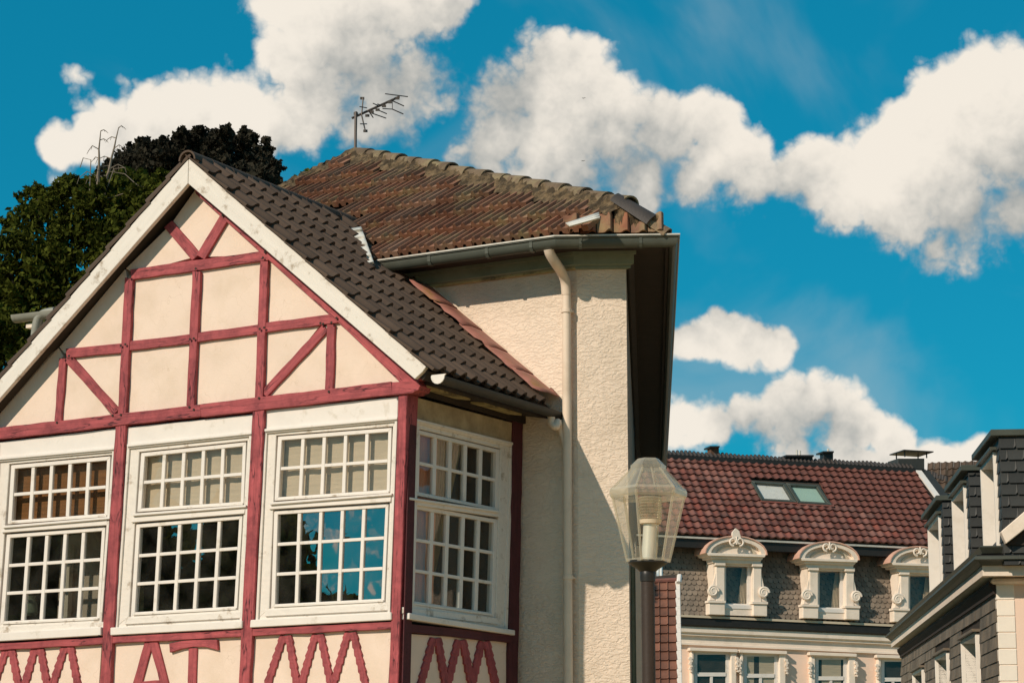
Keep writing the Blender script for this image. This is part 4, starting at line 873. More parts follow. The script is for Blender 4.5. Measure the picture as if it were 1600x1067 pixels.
# steep slate slope
sl_b = PM.at(1060, 961, .15); sl_t = PM.at(1060, 842, .15) - PM.n * .55; mm = PM
mt = nrm(m_ - Z * .019); nS = nrm(np.cross(mt, sl_t - sl_b)); nS = nS if nS @ PM.n > 0 else -nS; PS = Plane(sl_b, nS)
mb = MB(); pr_ = [PS.at(X0, gl(X0, 962)), PS.at(X1, gl(X1, 962)), PS.at(X1, gl(X1, 835)), PS.at(X0, gl(X0, 835))]; mb.prism(pr_, -nS * .2); part('slate_slope', mb, M['roof_under'], MH)
upS = nrm(np.cross(nS, m_)); upS = upS if upS[2] > 0 else -upS
mb = MB(); sw_, shh = .155, .165; org = PS.at(1000, gl(1000, 961)); org = org - upS * .02
for r_ in range(13):
    for c in range(72):
        p = org + upS * (r_ * shh * .9) + mt * ((c + (.5 if r_ % 2 else 0)) * sw_); t0_ = .022 + random.uniform(0, .006)
        shp = [(.0, 1.1), (.0, .45), (.14, .12), (.36, .0), (.64, .0), (.86, .12), (1., .45), (1., 1.1)]
        vs = [p + m_ * (x * sw_ * .97) + upS * (y * shh) + nS * (t0_ * (1.1 - y) + .004) for x, y in shp]
        e_ = [v - nS * .015 for v in vs[1:7]]
        mb.add(vs + e_, [tuple(range(8))] + [(1 + i, 2 + i, 9 + i, 8 + i) for i in range(5)])
part('slate_shingles', mb, M['slate_scale'], MH, stuff=True)
# upper red roof
E0 = PM.at(1060, 834, .3); PT = R(42); PR = Plane(E0, np.cross(mt, nrm(-PM.n * math.cos(PT) + Z * math.sin(PT)))); upM = nrm(np.cross(PR.n, mt)); upM = upM if upM[2] > 0 else -upM
lx0, lx1 = E0 + mt * -2.5, E0 + mt * 9.0
rlen = float((PR.at(1060, 718) - E0) @ upM); XE = float((PR.at(1462, 790) - E0) @ mt); XT = float((PR.at(1433, 742) - E0) @ mt)
mb = MB(); mb.prism([E0 - mt * 2.5, E0 + mt * (XE + .6), E0 + mt * XT + upM * rlen, E0 - mt * 2.5 + upM * rlen], -PR.n * .12); part('roof_boarding', mb, M['roof_under'], MH)
wv_me = tile_mesh('roof_tile', .235, .29, WAVE, 'tile_red', lip=.05, rise=.06)
vx = lambda t: XE + .35 + (XT - XE - .35) * (t / rlen)
sky_a = [(1172, 750), (1227, 754), (1245, 784), (1190, 781)]; sky_b = [(1228, 754), (1279, 757), (1300, 788), (1247, 785)]
def in_sky(q):
    v = q - CAM; z = v @ FW; x, y = 800 + F_PX * (v @ RT) / z, 533.5 - F_PX * (v @ UP) / z
    return 752 + (x - 1172) * .055 < y < 785 + (x - 1190) * .05 and 1174 + (y - 752) * .6 < x < 1281 + (y - 757) * .6
def keep_m(q, r, c):
    t = (q - E0) @ upM; s = (q - E0) @ mt; return s < vx(t) - .12 and not in_sky(q) and t < rlen
X_m = np.cross(upM, PR.n)
tile_field(PR, mt, (E0 - mt * .9 - upM * .06 + PR.n * .02) if X_m @ mt > 0 else E0 + mt * 11.2 - upM * .06, 14, 53, .235, .29, wv_me, MH, keep_m)
# eave board and dark soffit
mb = MB(); mb.box(E0 + mt * 3 - upM * .07 - Z * .04, mt * 12, PM.n * .1, Z * .05); part('gutter_edge', mb, M['zinc_light'], MH)
mb = MB(); mb.box(E0 + mt * 3 - Z * .22 - PM.n * .12, mt * 12, PM.n * .3, Z * .26); part('fascia_board', mb, M['black_metal'], MH)
# white verge
def onr(s, t, h=.06): return E0 + mt * s + upM * t + PR.n * h
mb = MB(); mb.prism([onr(vx(-.1) - .05, -.1), onr(vx(-.1) + .13, -.1), onr(vx(rlen) + .13, rlen), onr(vx(rlen) - .05, rlen)], PR.n * .06); part('verge_board', mb, M['white'], MH)
mb = MB(); mb.prism([onr(vx(0) + .14, 0), onr(vx(0) + .5, 0), onr(vx(rlen) + .4, rlen + .05), onr(vx(rlen) + .14, rlen)], PR.n * .03); part('verge_flashing', mb, M['slate'], MH)
# ridge
mb = MB(); rd0 = E0 + upM * (rlen + .0) - mt * 2.5; mb.box(rd0 + mt * (XT + 2.5) / 2 + Z * .06, mt * (XT + 2.9), PM.n * .2, Z * .12); part('ridge_board', mb, M['black_metal'], MH)
mb = MB(); n_ = int((XT + 2.5) / .125)
for i in range(n_):
    if 2.3 + .0 < 0: pass
    p = rd0 + mt * (i * .125 + .06) + Z * .10 - PM.n * .05; hgt = .16 + .015 * math.sin(i * .7)
    mb.tube([p + PM.n * .12, p + Z * hgt - PM.n * .12], .05, 6)
part('ridge_tiles', mb, M['ridge_dark'], MH, stuff=True, smooth=True)
PRg = Plane(rd0, PM.n)
def chim(x0, x1, yt, yb, mat_, o=-.1, th=.3, cap=None):
    mb = MB(); slab(mb, PRg, mquad(x0, yt, x1, yb), o, th); ch = part('chimney', mb, M[mat_], MH, bevel=.01)
    if cap: mb = MB(); slab(mb, PRg, cap, o + .12, th + .24); part('chimney_cap', mb, M['black_metal'], ch)
    return ch
c_ = chim(1110.5, 1123.5, 698, 716, 'brick', cap=mquad(1109.5, 696.5, 1124.5, 699)); c_['label'] = 'small brick chimney'
c_ = chim(1230, 1270, 712, 728, 'black_metal', th=.8, cap=mquad(1228, 710.5, 1271.5, 713.5))
mb = MB()
for x, h in ((1245, 703), (1250, 704)): mb.tube([PRg.at(x, 711, -.3), PRg.at(x, h, -.3)], .03, 8)
part('flue_pipe', mb, M['zinc_light'], c_)
c_ = chim(1287, 1302, 706, 726, 'black_metal', cap=mquad(1286, 704.5, 1303, 707)); mb = MB(); mb.tube([PRg.at(1294, 705, -.3), PRg.at(1294, 701, -.3)], .03, 8); part('flue_pipe', mb, M['zinc_light'], c_)
c_ = chim(1403, 1444.5, 716, 742, 'slate', th=.75); c_['label'] = 'wide slate-hung chimney under a flat cover plate'
mb = MB(); slab(mb, PRg, [(1397, 711.5), (1415, 703.5), (1452, 704.5), (1432, 712)], .1, .3); 
pl_c = PRg.at(1424, 708, -.45); mb = MB(); mb.box(pl_c, mt * .95, PM.n * 1.05, Z * .03); part('cover_plate', mb, M['black_metal'], c_)
mb = MB()
for s1 in (-.35, .35):
    for s2 in (-.3, .3): mb.box(pl_c + mt * s1 + PM.n * s2 - Z * .08, mt * .03, PM.n * .03, Z * .17)
part('cover_leg', mb, M['black_metal'], c_)
# skylights
for q in (sky_a, sky_b):
    qi = [np.array(p, float) for p in q]; c0_ = sum(qi) / 4; inn = [c0_ + (p - c0_) * .80 for p in qi]
    mb = MB(); ring(mb, PR, q, inn, .12, .12); sk = part('skylight', mb, M['zinc'], MH, bevel=.01)
    mb = MB(); mb.add(PR.poly(inn, .085), [(0, 1, 2, 3)]); part('pane', mb, M['sky_glass'], sk)
    mb = MB(); mb.add(PR.poly([c0_ + (p - c0_) * .84 for p in qi], .03), [(0, 1, 2, 3)]); part('blind', mb, M['white' if q is sky_a else 'pale_green'], sk)
    mb = MB(); slab(mb, PR, [qi[3] + (-2, 0), qi[2] + (3, 0), qi[2] + (4, 3), qi[3] + (-1, 3)], .10, .06); part('apron_flashing', mb, M['tile_red'], sk)
# dormers
def dormer(dx, dy, sc, finial):
    cx, cy = 1150., 905.
    def T(x, y): return (cx + (x - cx) * sc + dx, cy + (y - cy) * sc + dy + (x - cx) * .03)
    def TP(pts): return [T(x, y) for x, y in pts]
    def sl(mb, pts, o, th): slab(mb, PM, TP(pts), o, th); return mb
    mb = MB(); ring(mb, PM, TP(mquad(1114, 880, 1188, 961)), TP(mquad(1133, 884, 1177, 948)), .34, 1.2); d = part('dormer', mb, M['trim_cream'], MH)
    for x0, x1 in ((1119, 1132.5), (1177, 1190)):
        part('pilaster', sl(MB(), mquad(x0, 884, x1, 940), .42, .2), M['trim_cream'], d, bevel=.015); part('capital', sl(MB(), mquad(x0 - 1.5, 878, x1 + 1.5, 884), .47, .2), M['trim_cream'], d, bevel=.01)
    for x0, x1 in ((1108, 1133), (1177, 1199)):
        part('plinth', sl(MB(), mquad(x0, 942, x1, 961), .46, .3), M['trim_cream'], d, bevel=.015); part('capital', sl(MB(), mquad(x0 - 1, 938.5, x1 + 1, 942), .50, .3), M['trim_cream'], d)
    for x, s in ((1114.5, -1), (1193.5, 1)):
        mb = MB(); c = PM.at(*T(x, 924), .46); rr = .155
        prev = [c + (m_ * math.cos(t) + Z * math.sin(t)) * (rr * (1 - t / 16)) for t in np.linspace(0, 11, 34)]
        mb.tube(prev, .035, 6); mb.tube([c - PM.n * .15, c + PM.n * .02], rr * .8, 14)
        sl(mb, [(x - 4, 938), (x + 5, 938), (x - s * 5, 890), (x - s * 8, 890), (x - s * 3 - 3, 915)] if s > 0 else [(x - 5, 938), (x + 4, 938), (x + 5 + 3, 915), (x + 8, 890), (x + 5, 890)], .4, .25)
        part('volute', mb, M['trim_cream'], d, smooth=True)
    part('architrave', sl(MB(), [(1112, 872), (1190, 872), (1188, 880), (1114, 880)], .45, .5), M['trim_cream'], d, bevel=.01)
    part('cornice', sl(MB(), [(1104, 864.5), (1197, 864.5), (1195, 869), (1107, 869)], .62, .8), M['trim_cream'], d, bevel=.01); part('cornice', sl(MB(), [(1109, 869), (1193, 869), (1191, 873), (1111, 873)], .54, .7), M['trim_cream'], d, bevel=.01)
    def arc(xl, xr, yb, yt, n=14): return [((xl + xr) / 2 + (xr - xl) / 2 * math.cos(t), yb - (yb - yt) * math.sin(t)) for t in np.linspace(math.pi, 0, n)]
    mb = MB(); A_ = arc(1103, 1198, 865, 838); B_ = arc(1111, 1190, 865, 845)
    for i in range(13): sl(mb, [A_[i], A_[i + 1], B_[i + 1], B_[i]], .6, .9)
    part('pediment_arch', mb, M['trim_cream'], d)
    mb = MB(); A2_ = arc(1101.5, 1199.5, 865, 836)
    for i in range(13): sl(mb, [A2_[i], A2_[i + 1], A_[i + 1], A_[i]], .64, 1.4)
    part('pediment_cover', mb, M['trim_pink'], d)
    part('tympanum', sl(MB(), B_, .46, .5), M['trim_cream'], d)
    mb = MB(); Ci, Di = arc(1120, 1181, 864, 850), arc(1124, 1177, 864, 853)
    for i in range(13): sl(mb, [Ci[i], Ci[i + 1], Di[i + 1], Di[i]], .5, .1)
    part('tympanum_moulding', mb, M['trim_shade'], d)
    mb = MB()
    for s in (-1, 1):
        c = PM.at(*T(1151 + s * 5, 846), .66); mb.tube([c + (m_ * s * math.cos(t) + Z * math.sin(t)) * .10 * (1 - t / 9) for t in np.linspace(-1.6, 5, 18)], .028, 6)
    mb.tube([PM.at(*T(1151, 838), .66), PM.at(*T(1151, 850), .66)], .03, 6)
    if finial: sl(mb, [(1144, 840), (1145, 831), (1150, 825), (1155, 829), (1158, 840)], .66, .1)
    part('crest_ornament', mb, M['trim_cream'], d)
    mb = MB(); ring(mb, PM, TP(mquad(1132, 881, 1178, 951)), TP(mquad(1134.5, 883.5, 1168, 942.5)), .22, .1); part('frame', mb, M['white'], d)
    part('sill', sl(MB(), mquad(1131, 944, 1178, 951), .36, .2), M['white'], d, bevel=.01)
    mb = MB(); mb.add(PM.poly(TP(mquad(1134, 883, 1168.5, 943)), .16), [(0, 1, 2, 3)]); part('pane', mb, M['glass_dim'], d)
    mb = MB(); vs = [PM.at(*T(x0 + (1168 - x0) * i / 12, y), .05 + .03 * (i % 2)) for i in range(13) for x0, y in ((1160, 883), (1152, 943))]; mb.add(vs, [(2 * i, 2 * i + 2, 2 * i + 3, 2 * i + 1) for i in range(12)]); part('curtain', mb, M['curtain'], d)
    mb = MB(); mb.add(PM.poly(TP(mquad(1130, 878, 1180, 955)), -.3), [(0, 1, 2, 3)]); part('room', mb, M['interior'], d)
    return d
d1_ = dormer(0, 0, 1., True); d1_['label'] = 'left dormer with a tall shell finial on its arch'
dormer(145.5, 7, .975, False); dormer(287, 13.5, .96, False)
# first-floor windows
def mwin(x0, x1, y0, ox0, ox1, oy0, tr, cur=None):
    mb = MB(); ring(mb, PM, mquad(x0, y0, x1, 1180), mquad(ox0 - 5, oy0 - 4, ox1 + 8, 1170), .14, .2); w = part('window', mb, M['trim_cream'], MH, bevel=.02)
    mb = MB(); slab(mb, PM, [(x0 - 2, y0 - 3), (x1 + 2, y0 - 3 + (x1 - x0) * .04), (x1 + 2, y0 + 2 + (x1 - x0) * .04), (x0 - 2, y0 + 2)], .22, .3); part('moulding', mb, M['trim_cream'], w, bevel=.01)
    mb = MB(); ring(mb, PM, mquad(ox0 - 5, oy0 - 4, ox1 + 8, 1170), mquad(ox0, oy0, ox1, 1166), .04, .1); slab(mb, PM, mquad(ox0, tr, ox1, tr + 6), .06, .1); slab(mb, PM, mquad((ox0 + ox1) / 2 - 2, tr + 6, (ox0 + ox1) / 2 + 2, 1166), .05, .08); part('frame', mb, M['white'], w)
    mb = MB(); mb.add(PM.poly(mquad(ox0 - 1, oy0 - 1, ox1 + 1, tr + 1), .028), [(0, 1, 2, 3)]); part('pane', mb, M['glass_dim'], w)
    mb = MB(); mb.add(PM.poly(mquad(ox0 - 1, tr + 4, ox1 + 1, 1167), .028), [(0, 1, 2, 3)]); part('pane', mb, M['glass_dim'], w)
    mb = MB(); mb.add(PM.poly(mquad(ox0 - 3, oy0 - 3, ox1 + 3, 1172), .008), [(0, 1, 2, 3)]); part('room', mb, M['interior'], w)
    if cur:
        for c0_, c1_ in cur:
            mb = MB(); mb.add(PM.poly(mquad(c0_, oy0 - 2, c1_, 1166), .016), [(0, 1, 2, 3)]); part('curtain', mb, M['curtain'], w)
    for xx in (x0 - 1, x1 + 1):
        mb = MB()
        for k in range(6): c = PM.at(xx + (k % 2) * 1.5, y0 + 14 + k * 4, .2); mb.tube([c, c - PM.n * .1], .045 - .003 * k, 6)
        part('garland', mb, M['trim_cream'], w, stuff=True)
mwin(1080, 1151, 1014, 1089.5, 1134, 1022, 1050); mwin(1157, 1228, 1017, 1167, 1210, 1025, 1052, [(1167, 1178), (1186, 1210)]); mwin(1267, 1337, 1021, 1279, 1318, 1030, 1056, [(1284, 1314)]); mwin(1372, 1440, 1025, 1382, 1409, 1033, 1058)

# roofs and treetop beyond
mb = MB(); PB2 = Plane(at_y(1470, 760, 68.), nrm([-.2, -.75, .62])); 
H2 = thing('rear_house', 'brown tiled roof peeping out between the white verge and the slate dormers', 'house', np.array([13, 70, 0]))
mb.prism(PB2.poly([(1436, 736), (1500, 748), (1512, 800), (1450, 800)], 0), -PB2.n * 2); part('roof', mb, M['roof_under'], H2)
me_b = tile_mesh('roof_tile', .2, .3, WAVE, 'tile_dark', lip=.03, rise=.04)
xb = nrm(np.cross([0, 0, 1], PB2.n)); xb = xb if xb[0] > 0 else -xb; upb = nrm(np.cross(PB2.n, xb)); upb = upb if upb[2] > 0 else -upb
o_b = PB2.at(1447, 800, .02); tile_field(PB2, xb, o_b, 7, 8, .2, .3, me_b, H2, lambda q, r, c: True)
mb = MB()
for i in range(10): 
    p = PB2.at(1440 + i * 4.2, 741 + i * 1.3, .05); mb.tube([p, p + upb * .22], .055, 6)
part('ridge_tiles', mb, M['ridge_dark'], H2, stuff=True); mb = MB(); mb.box(at_y(1470, 1100, 70) * [1, 1, 0] + Z * 4, RT * 1.5, np.array([0, 1.5, 0]), Z * 8); part('wall', mb, M['wall_pink'], H2)

# ================================================================== tiled annex beside the lamp
PX = Plane(at_y(1030, 1000, 50.), nrm([-.053, -.78, .62]))
AX = thing('tiled_outhouse', 'steep red tiled roof with white verge tiles just right of the lamp pole', 'house', np.array([3.0, 51, 0]))
mb = MB(); mb.prism(PX.poly([(962, 905), (1056, 897), (1056, 1190), (962, 1190)], -.03), -PX.n * .1); part('roof_boarding', mb, M['roof_under'], AX)
FLAT = [(0, .012), (.08, .0), (.85, .004), (.93, .03), (1, .03)]
M['tile_brown'] = mat('brown_red_tile', (0.2, 0.088, 0.057), .8, .2, 5, .2, 40, obj_rand=.3, dirt=(.07, .04, .03), dirt_amt=.6, dirt_scale=4)
me_x = tile_mesh('roof_tile', .2, .27, FLAT, 'tile_brown', lip=.03, rise=.045)
xx = nrm(np.cross([0, 0, 1], PX.n)); xx = xx if xx[0] > 0 else -xx; upx = nrm(np.cross(PX.n, xx)); upx = upx if upx[2] > 0 else -upx
ox = PX.at(964, 1120, 0); ncx = 7; nrx = int(((PX.at(1010, 903) - PX.at(1010, 1120)) @ upx) / .262)
tile_field(PX, xx, ox, nrx, ncx, .186, .262, me_x, AX, lambda q, r, c: True)
for i in range(nrx):
    p = ox + upx * (i * .262) + xx * (ncx * .186 + .05); mb = MB(); mb.prism([p - xx * .05, p + xx * .06, p + xx * .06 + upx * .27, p - xx * .05 + upx * .27], PX.n * (.06)); part('verge_tile', mb, M['white_wood'], AX, bevel=.01)
tp = ox + upx * (nrx * .262); mb = MB(); mb.tube([tp, tp + xx * (ncx * .186 + .1) + Z * .06], .06, 8); part('ridge_capping', mb, M['tile_red'], AX)
mb = MB(); mb.tube([tp + xx * (ncx * .186 + .08) - upx * .1 + PX.n * .1, tp + xx * (ncx * .186 + .1) + Z * .16], .06, 8); part('ridge_end', mb, M['white'], AX)
mb = MB(); mb.box(np.array([2.9, 52.5, 1.6]), RT * 1.4, np.array([0, 3., 0]), Z * 3.2); part('wall', mb, M['wall_pink'], AX)
mb = MB()
for x in (1028, 1033): mb.tube([PX.at(x, 905, -.2), PX.at(x, 886, -.2)], .035, 8)
part('flue_pipe', mb, M['steel'], AX)

# ================================================================== slate-hung house on the right
YR = 30.; r_d = nrm([343 / 3557., 1, 0]); fr_d = np.array([r_d[1], -r_d[0], 0]); KR = at_y(1559, 950, YR)
RL = Plane(KR, -fr_d); RF = Plane(KR, -r_d)
RH = thing('slate_house', 'slate-hung house with white cornice and three slate dormers at right edge', 'house', np.array([KR[0], KR[1], 0]))
def rw(d, o, z, side='L'):   # d along r from the corner, o outward (left)
    p = KR + r_d * d - fr_d * o; return np.array([p[0], p[1], z])
def zr(y, x=1559): return float(RL.at(x, y)[2])
LENR = 17.; WR = 9.
z_w = zr(905)
mb = MB(); mb.prism([rw(0, 0, 0), rw(0, -WR, 0), rw(0, -WR, z_w), rw(0, 0, z_w)], r_d * .25); part('front_wall', mb, M['wall_pink'], RH)
# slate courses of the side wall, skipping the window openings
WINS = []
for nx, fx, ty in ((1529.5, 1507, 989), (1483.5, 1466, 1018), (1444.5, 1430, 1044)):
    dn = float((RL.at(nx, ty) - KR) @ r_d); df = float((RL.at(fx, ty) - KR) @ r_d); WINS.append((dn, df, float(RL.at(nx, ty)[2])))
d_prev = .255
for dn, df, zt_w in WINS + [(LENR, LENR, 0)]:
    mb = MB(); mb.prism([rw(d_prev, 0, 0), rw(dn, 0, 0), rw(dn, 0, z_w), rw(d_prev, 0, z_w)], fr_d * .3)
    if df > dn: mb.prism([rw(dn, 0, zt_w), rw(df, 0, zt_w), rw(df, 0, z_w), rw(dn, 0, z_w)], fr_d * .3); mb.prism([rw(dn, 0, 0), rw(df, 0, 0), rw(df, 0, 1.6), rw(dn, 0, 1.6)], fr_d * .3)
    part('side_wall', mb, M['roof_under'], RH); d_prev = df
mb = MB(); ch = .175; nz_ = int(z_w / ch)
for k in range(nz_):
    zt2 = z_w - .02 - k * ch; zb3 = zt2 - ch
    if zb3 < 1.4: break
    d = -.0 + (k % 2) * .15
    while d < LENR:
        d2 = d + .3 * random.uniform(.9, 1.1)
        if not any(d2 > dn - .12 and d < df + .12 and zb3 < zt_w + .06 for dn, df, zt_w in WINS):
            t = random.uniform(.022, .032); mb.prism([rw(d + .004, t, zb3), rw(d2 - .004, t, zb3), rw(d2 - .004, .010, zt2 + .03), rw(d + .004, .010, zt2 + .03)], fr_d * .009)
        d = d2
part('slate_courses', mb, M['slate_warm'], RH, stuff=True)
for dn, df, zt_w in WINS:
    mb = MB(); zz0 = 1.6; dep = .24
    def rb(d0, d1, o0, o1, za, zb): mb.prism([rw(d0, o0, za), rw(d1, o0, za), rw(d1, o0, zb), rw(d0, o0, zb)], -fr_d * (o1 - o0))
    rb(dn - .07, dn, -.05, .06, zz0, zt_w); rb(df, df + .07, -dep, .06, zz0, zt_w); rb(dn, df, -dep, .05, zt_w - .04, zt_w + .02)
    w = part('window', mb, M['white_bright'], RH, bevel=.004)
    mb = MB(); rb(dn - .12, df + .12, -.02, .11, zt_w + .02, zt_w + .06); part('hood', mb, M['slate_warm'], w)
    mb = MB(); mb.add([rw(dn, -dep + .03, zz0), rw(df, -dep + .03, zz0), rw(df, -dep + .03, zt_w), rw(dn, -dep + .03, zt_w)], [(0, 1, 2, 3)]); part('pane', mb, M['glass_dim'], w)
# quoins
zq = z_w - .05; k = 0
while zq > .3:
    hq = .215; off = 0
    mb = MB(); mb.prism([rw(-.012, .012, zq - hq + .006), rw(-.012, -.225 - off, zq - hq + .006), rw(-.012, -.225 - off, zq), rw(-.012, .012, zq)], r_d * .16); part('quoin_stone', mb, M['quoin'], RH, bevel=.008); zq -= hq; k += 1
# cornice and gutter round the corner: profile (o, px row at the corner)
OF, OS = 1.9, 1.25
def rprof(prof, name, mat_, bev=0):
    pts = []
    for o, y in prof:
        z = float(at_y(1545, y, YR - o * OF)[2]); pts.append((o * OS, z))
    n = len(pts); far = [rw(LENR, o, z) for o, z in pts]; cor = [rw(-o / OS * OF, o, z) for o, z in pts]; rgt = [rw(-o / OS * OF, -WR, z) for o, z in pts]
    for A_, B_ in ((far, cor), (cor, rgt)):
        mb = MB(); mb.add(A_ + B_, [tuple(range(n)), tuple(range(2 * n - 1, n - 1, -1))] + [((i + 1) % n, i, n + i, n + (i + 1) % n) for i in range(n)]); part(name, mb, M[mat_], RH)
rprof([(-.05, 883), (.175, 883), (.175, 899), (-.05, 903)], 'fascia_board', 'trim_cream')
rprof([(-.05, 868), (.26, 868), (.27, 873), (.22, 877), (.19, 883), (-.05, 883)], 'cornice', 'zinc')
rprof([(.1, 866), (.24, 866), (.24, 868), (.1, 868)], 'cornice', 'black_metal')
rprof([(.05, 852), (.18, 852), (.2, 854), (.17, 864), (.1, 866), (.05, 866)], 'gutter', 'zinc')
rprof([(-.05, 903), (.05, 903), (.07, 908), (.04, 912), (-.05, 914)], 'cornice_moulding', 'trim_cream')
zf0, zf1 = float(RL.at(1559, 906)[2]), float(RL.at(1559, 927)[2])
mb = MB(); mb.prism([rw(0, .10, zf0), rw(0, .10, zf0 - .05), rw(0, .05, zf1 + .04), rw(0, .05, zf1), rw(0, .0, zf1), rw(0, .0, zf0)], r_d * LENR); part('eave_shade_board', mb, M['dark_wood'], RH)  # dark board added to stand for the eave shadow on the slates
# roof slope behind the gutter
ze = float(at_y(1545, 858, YR)[2]); mb = MB(); mb.add([rw(-.05, .05, ze), rw(LENR, .05, ze), rw(LENR, -2.2, ze + 2.4), rw(-.05, -2.2, ze + 2.4)], [(0, 1, 2, 3)]); part('roof', mb, M['slate'], RH)
mb = MB(); mb.add([rw(-.05, -2.2, ze + 2.4), rw(LENR, -2.2, ze + 2.4), rw(LENR, -WR, ze + 2.0), rw(-.05, -WR, ze + 2.0)], [(0, 1, 2, 3)]); part('roof', mb, M['slate'], RH)
# raking white gable trim at the right edge
mb = MB(); slab(mb, RF, [(1564, 830), (1640, 765), (1640, 796), (1572.5, 849)], .62, .2); part('gable_trim', mb, M['trim_cream'], RH, bevel=.01)
mb = MB(); slab(mb, RF, [(1573, 851), (1640, 797), (1640, 851)], .50, .3); part('gable_wall', mb, M['roof_under'], RH)
# dormers: (near edge px of white front, far edge px, top of white at near edge, hood, roof edge)
slate_mes = []
def rdormer(nx, fx, ytop, ybot, cap_y, dlab):
    OD = -.06                                     # front plane just behind the eaves
    PF = Plane(KR - fr_d * OD, -fr_d); dn = float((PF.at(nx, ytop) - KR) @ r_d); df = float((PF.at(fx, ytop + 10) - KR) @ r_d); zt_w = float(PF.at(nx, ytop)[2]); zc = float(PF.at(nx, cap_y)[2]); zb4 = ze - .25
    d0, d1 = dn - .42, df + .4; W_ = 1.6
    def pz(d, i, z): p = KR + r_d * d + fr_d * (i - OD); return np.array([p[0], p[1], z])     # i: inward from the front
    def box(mb, d0, d1, i0, i1, za, zb): mb.prism([pz(d0, i0, za), pz(d1, i0, za), pz(d1, i0, zb), pz(d0, i0, zb)], fr_d * (i1 - i0))
    mb = MB(); box(mb, d0, dn - .05, 0, W_, zb4, zc); box(mb, df + .05, d1, 0, W_, zb4, zc); box(mb, dn - .05, df + .05, 0, W_, zt_w + .05, zc); box(mb, dn - .05, df + .05, .4, W_, zb4, zt_w + .05)
    d = part('dormer', mb, M['slate'], RH)
    mb = MB(); dp_ = .26
    box(mb, dn - .06, dn, -.05, .05, zb4, zt_w); box(mb, df, df + .06, -.05, dp_, zb4, zt_w); box(mb, dn, df, -.04, dp_, zt_w - .04, zt_w + .02); box(mb, dn, df, -.04, dp_, zb4, zb4 + .3); part('frame', mb, M['white_bright'], d)
    mb = MB(); box(mb, dn - .14, df + .1, -.1, .02, zt_w + .02, zt_w + .06); part('hood', mb, M['zinc'], d)
    mb = MB(); mb.add([pz(dn, .24, zb4), pz(df, .24, zb4), pz(df, .24, zt_w), pz(dn, .24, zt_w)], [(0, 1, 2, 3)]); part('pane', mb, M['glass_dim'], d)
    mb = MB(); box(mb, d0 - .06, d1 + .06, -.12, W_ + .1, zc, zc + .09); part('roof_cap', mb, M['zinc'], d, bevel=.01)
    # slates on the side that faces the street
    ch_, sw2 = .155, .22; k = 0; z = zb4
    while z < zc - .02:
        i = -.012 - (k % 2) * sw2 * .5; hh = min(ch_, zc - z)
        while i < W_:
            i2 = min(i + sw2, W_); t = .014 + random.uniform(0, .008); i_s = max(i, -.012)
            if i2 - i_s > .03:
                c8 = min(.35, (i2 - i_s)) * .0; mb = MB()
                zz = [z, z + hh * 1.1]
                fr = [pz(d0 - .02 - t, i_s + .003, zz[0] + .0), pz(d0 - .02 - t, i2 - .003 - .03, zz[0]), pz(d0 - .02 - t, i2 - .003, zz[0] + .03), pz(d0 - .005, i2 - .003, min(zz[1], zc - .002)), pz(d0 - .005, i_s + .003, min(zz[1], zc - .002))]
                mb.prism(fr, r_d * .008); part('slate', mb, M['slate'], d)
            i = i2
        z += ch_; k += 1
    # slates of the front: narrow columns beside and above the window
    mb = MB(); z = zb4; 
    while z < zc - .03:
        hh = min(ch_, zc - z)
        for q0, q1 in ((d0, dn - .08), (df + .08, d1)) if z < zt_w + .07 else ((d0, d0 + (d1 - d0) * .25), (d0 + (d1 - d0) * .25, (d0 + d1) / 2), ((d0 + d1) / 2, d1 - (d1 - d0) * .25), (d1 - (d1 - d0) * .25, d1)):
            t = .012 + random.uniform(0, .01); mb.prism([pz(q0 + .004, -t, z), pz(q1 - .004, -t, z), pz(q1 - .004, -.003, z + hh), pz(q0 + .004, -.003, z + hh)], fr_d * .008)
        z += ch_
    part('front_slates', mb, M['slate'], d, stuff=True); d['label'] = dlab
rdormer(1556.5, 1537, 707, 856, 688, 'nearest slate dormer'); rdormer(1509.5, 1491.5, 758, 900, 741, 'middle slate dormer'); rdormer(1470, 1453.5, 805, 950, 786, 'farthest slate dormer')

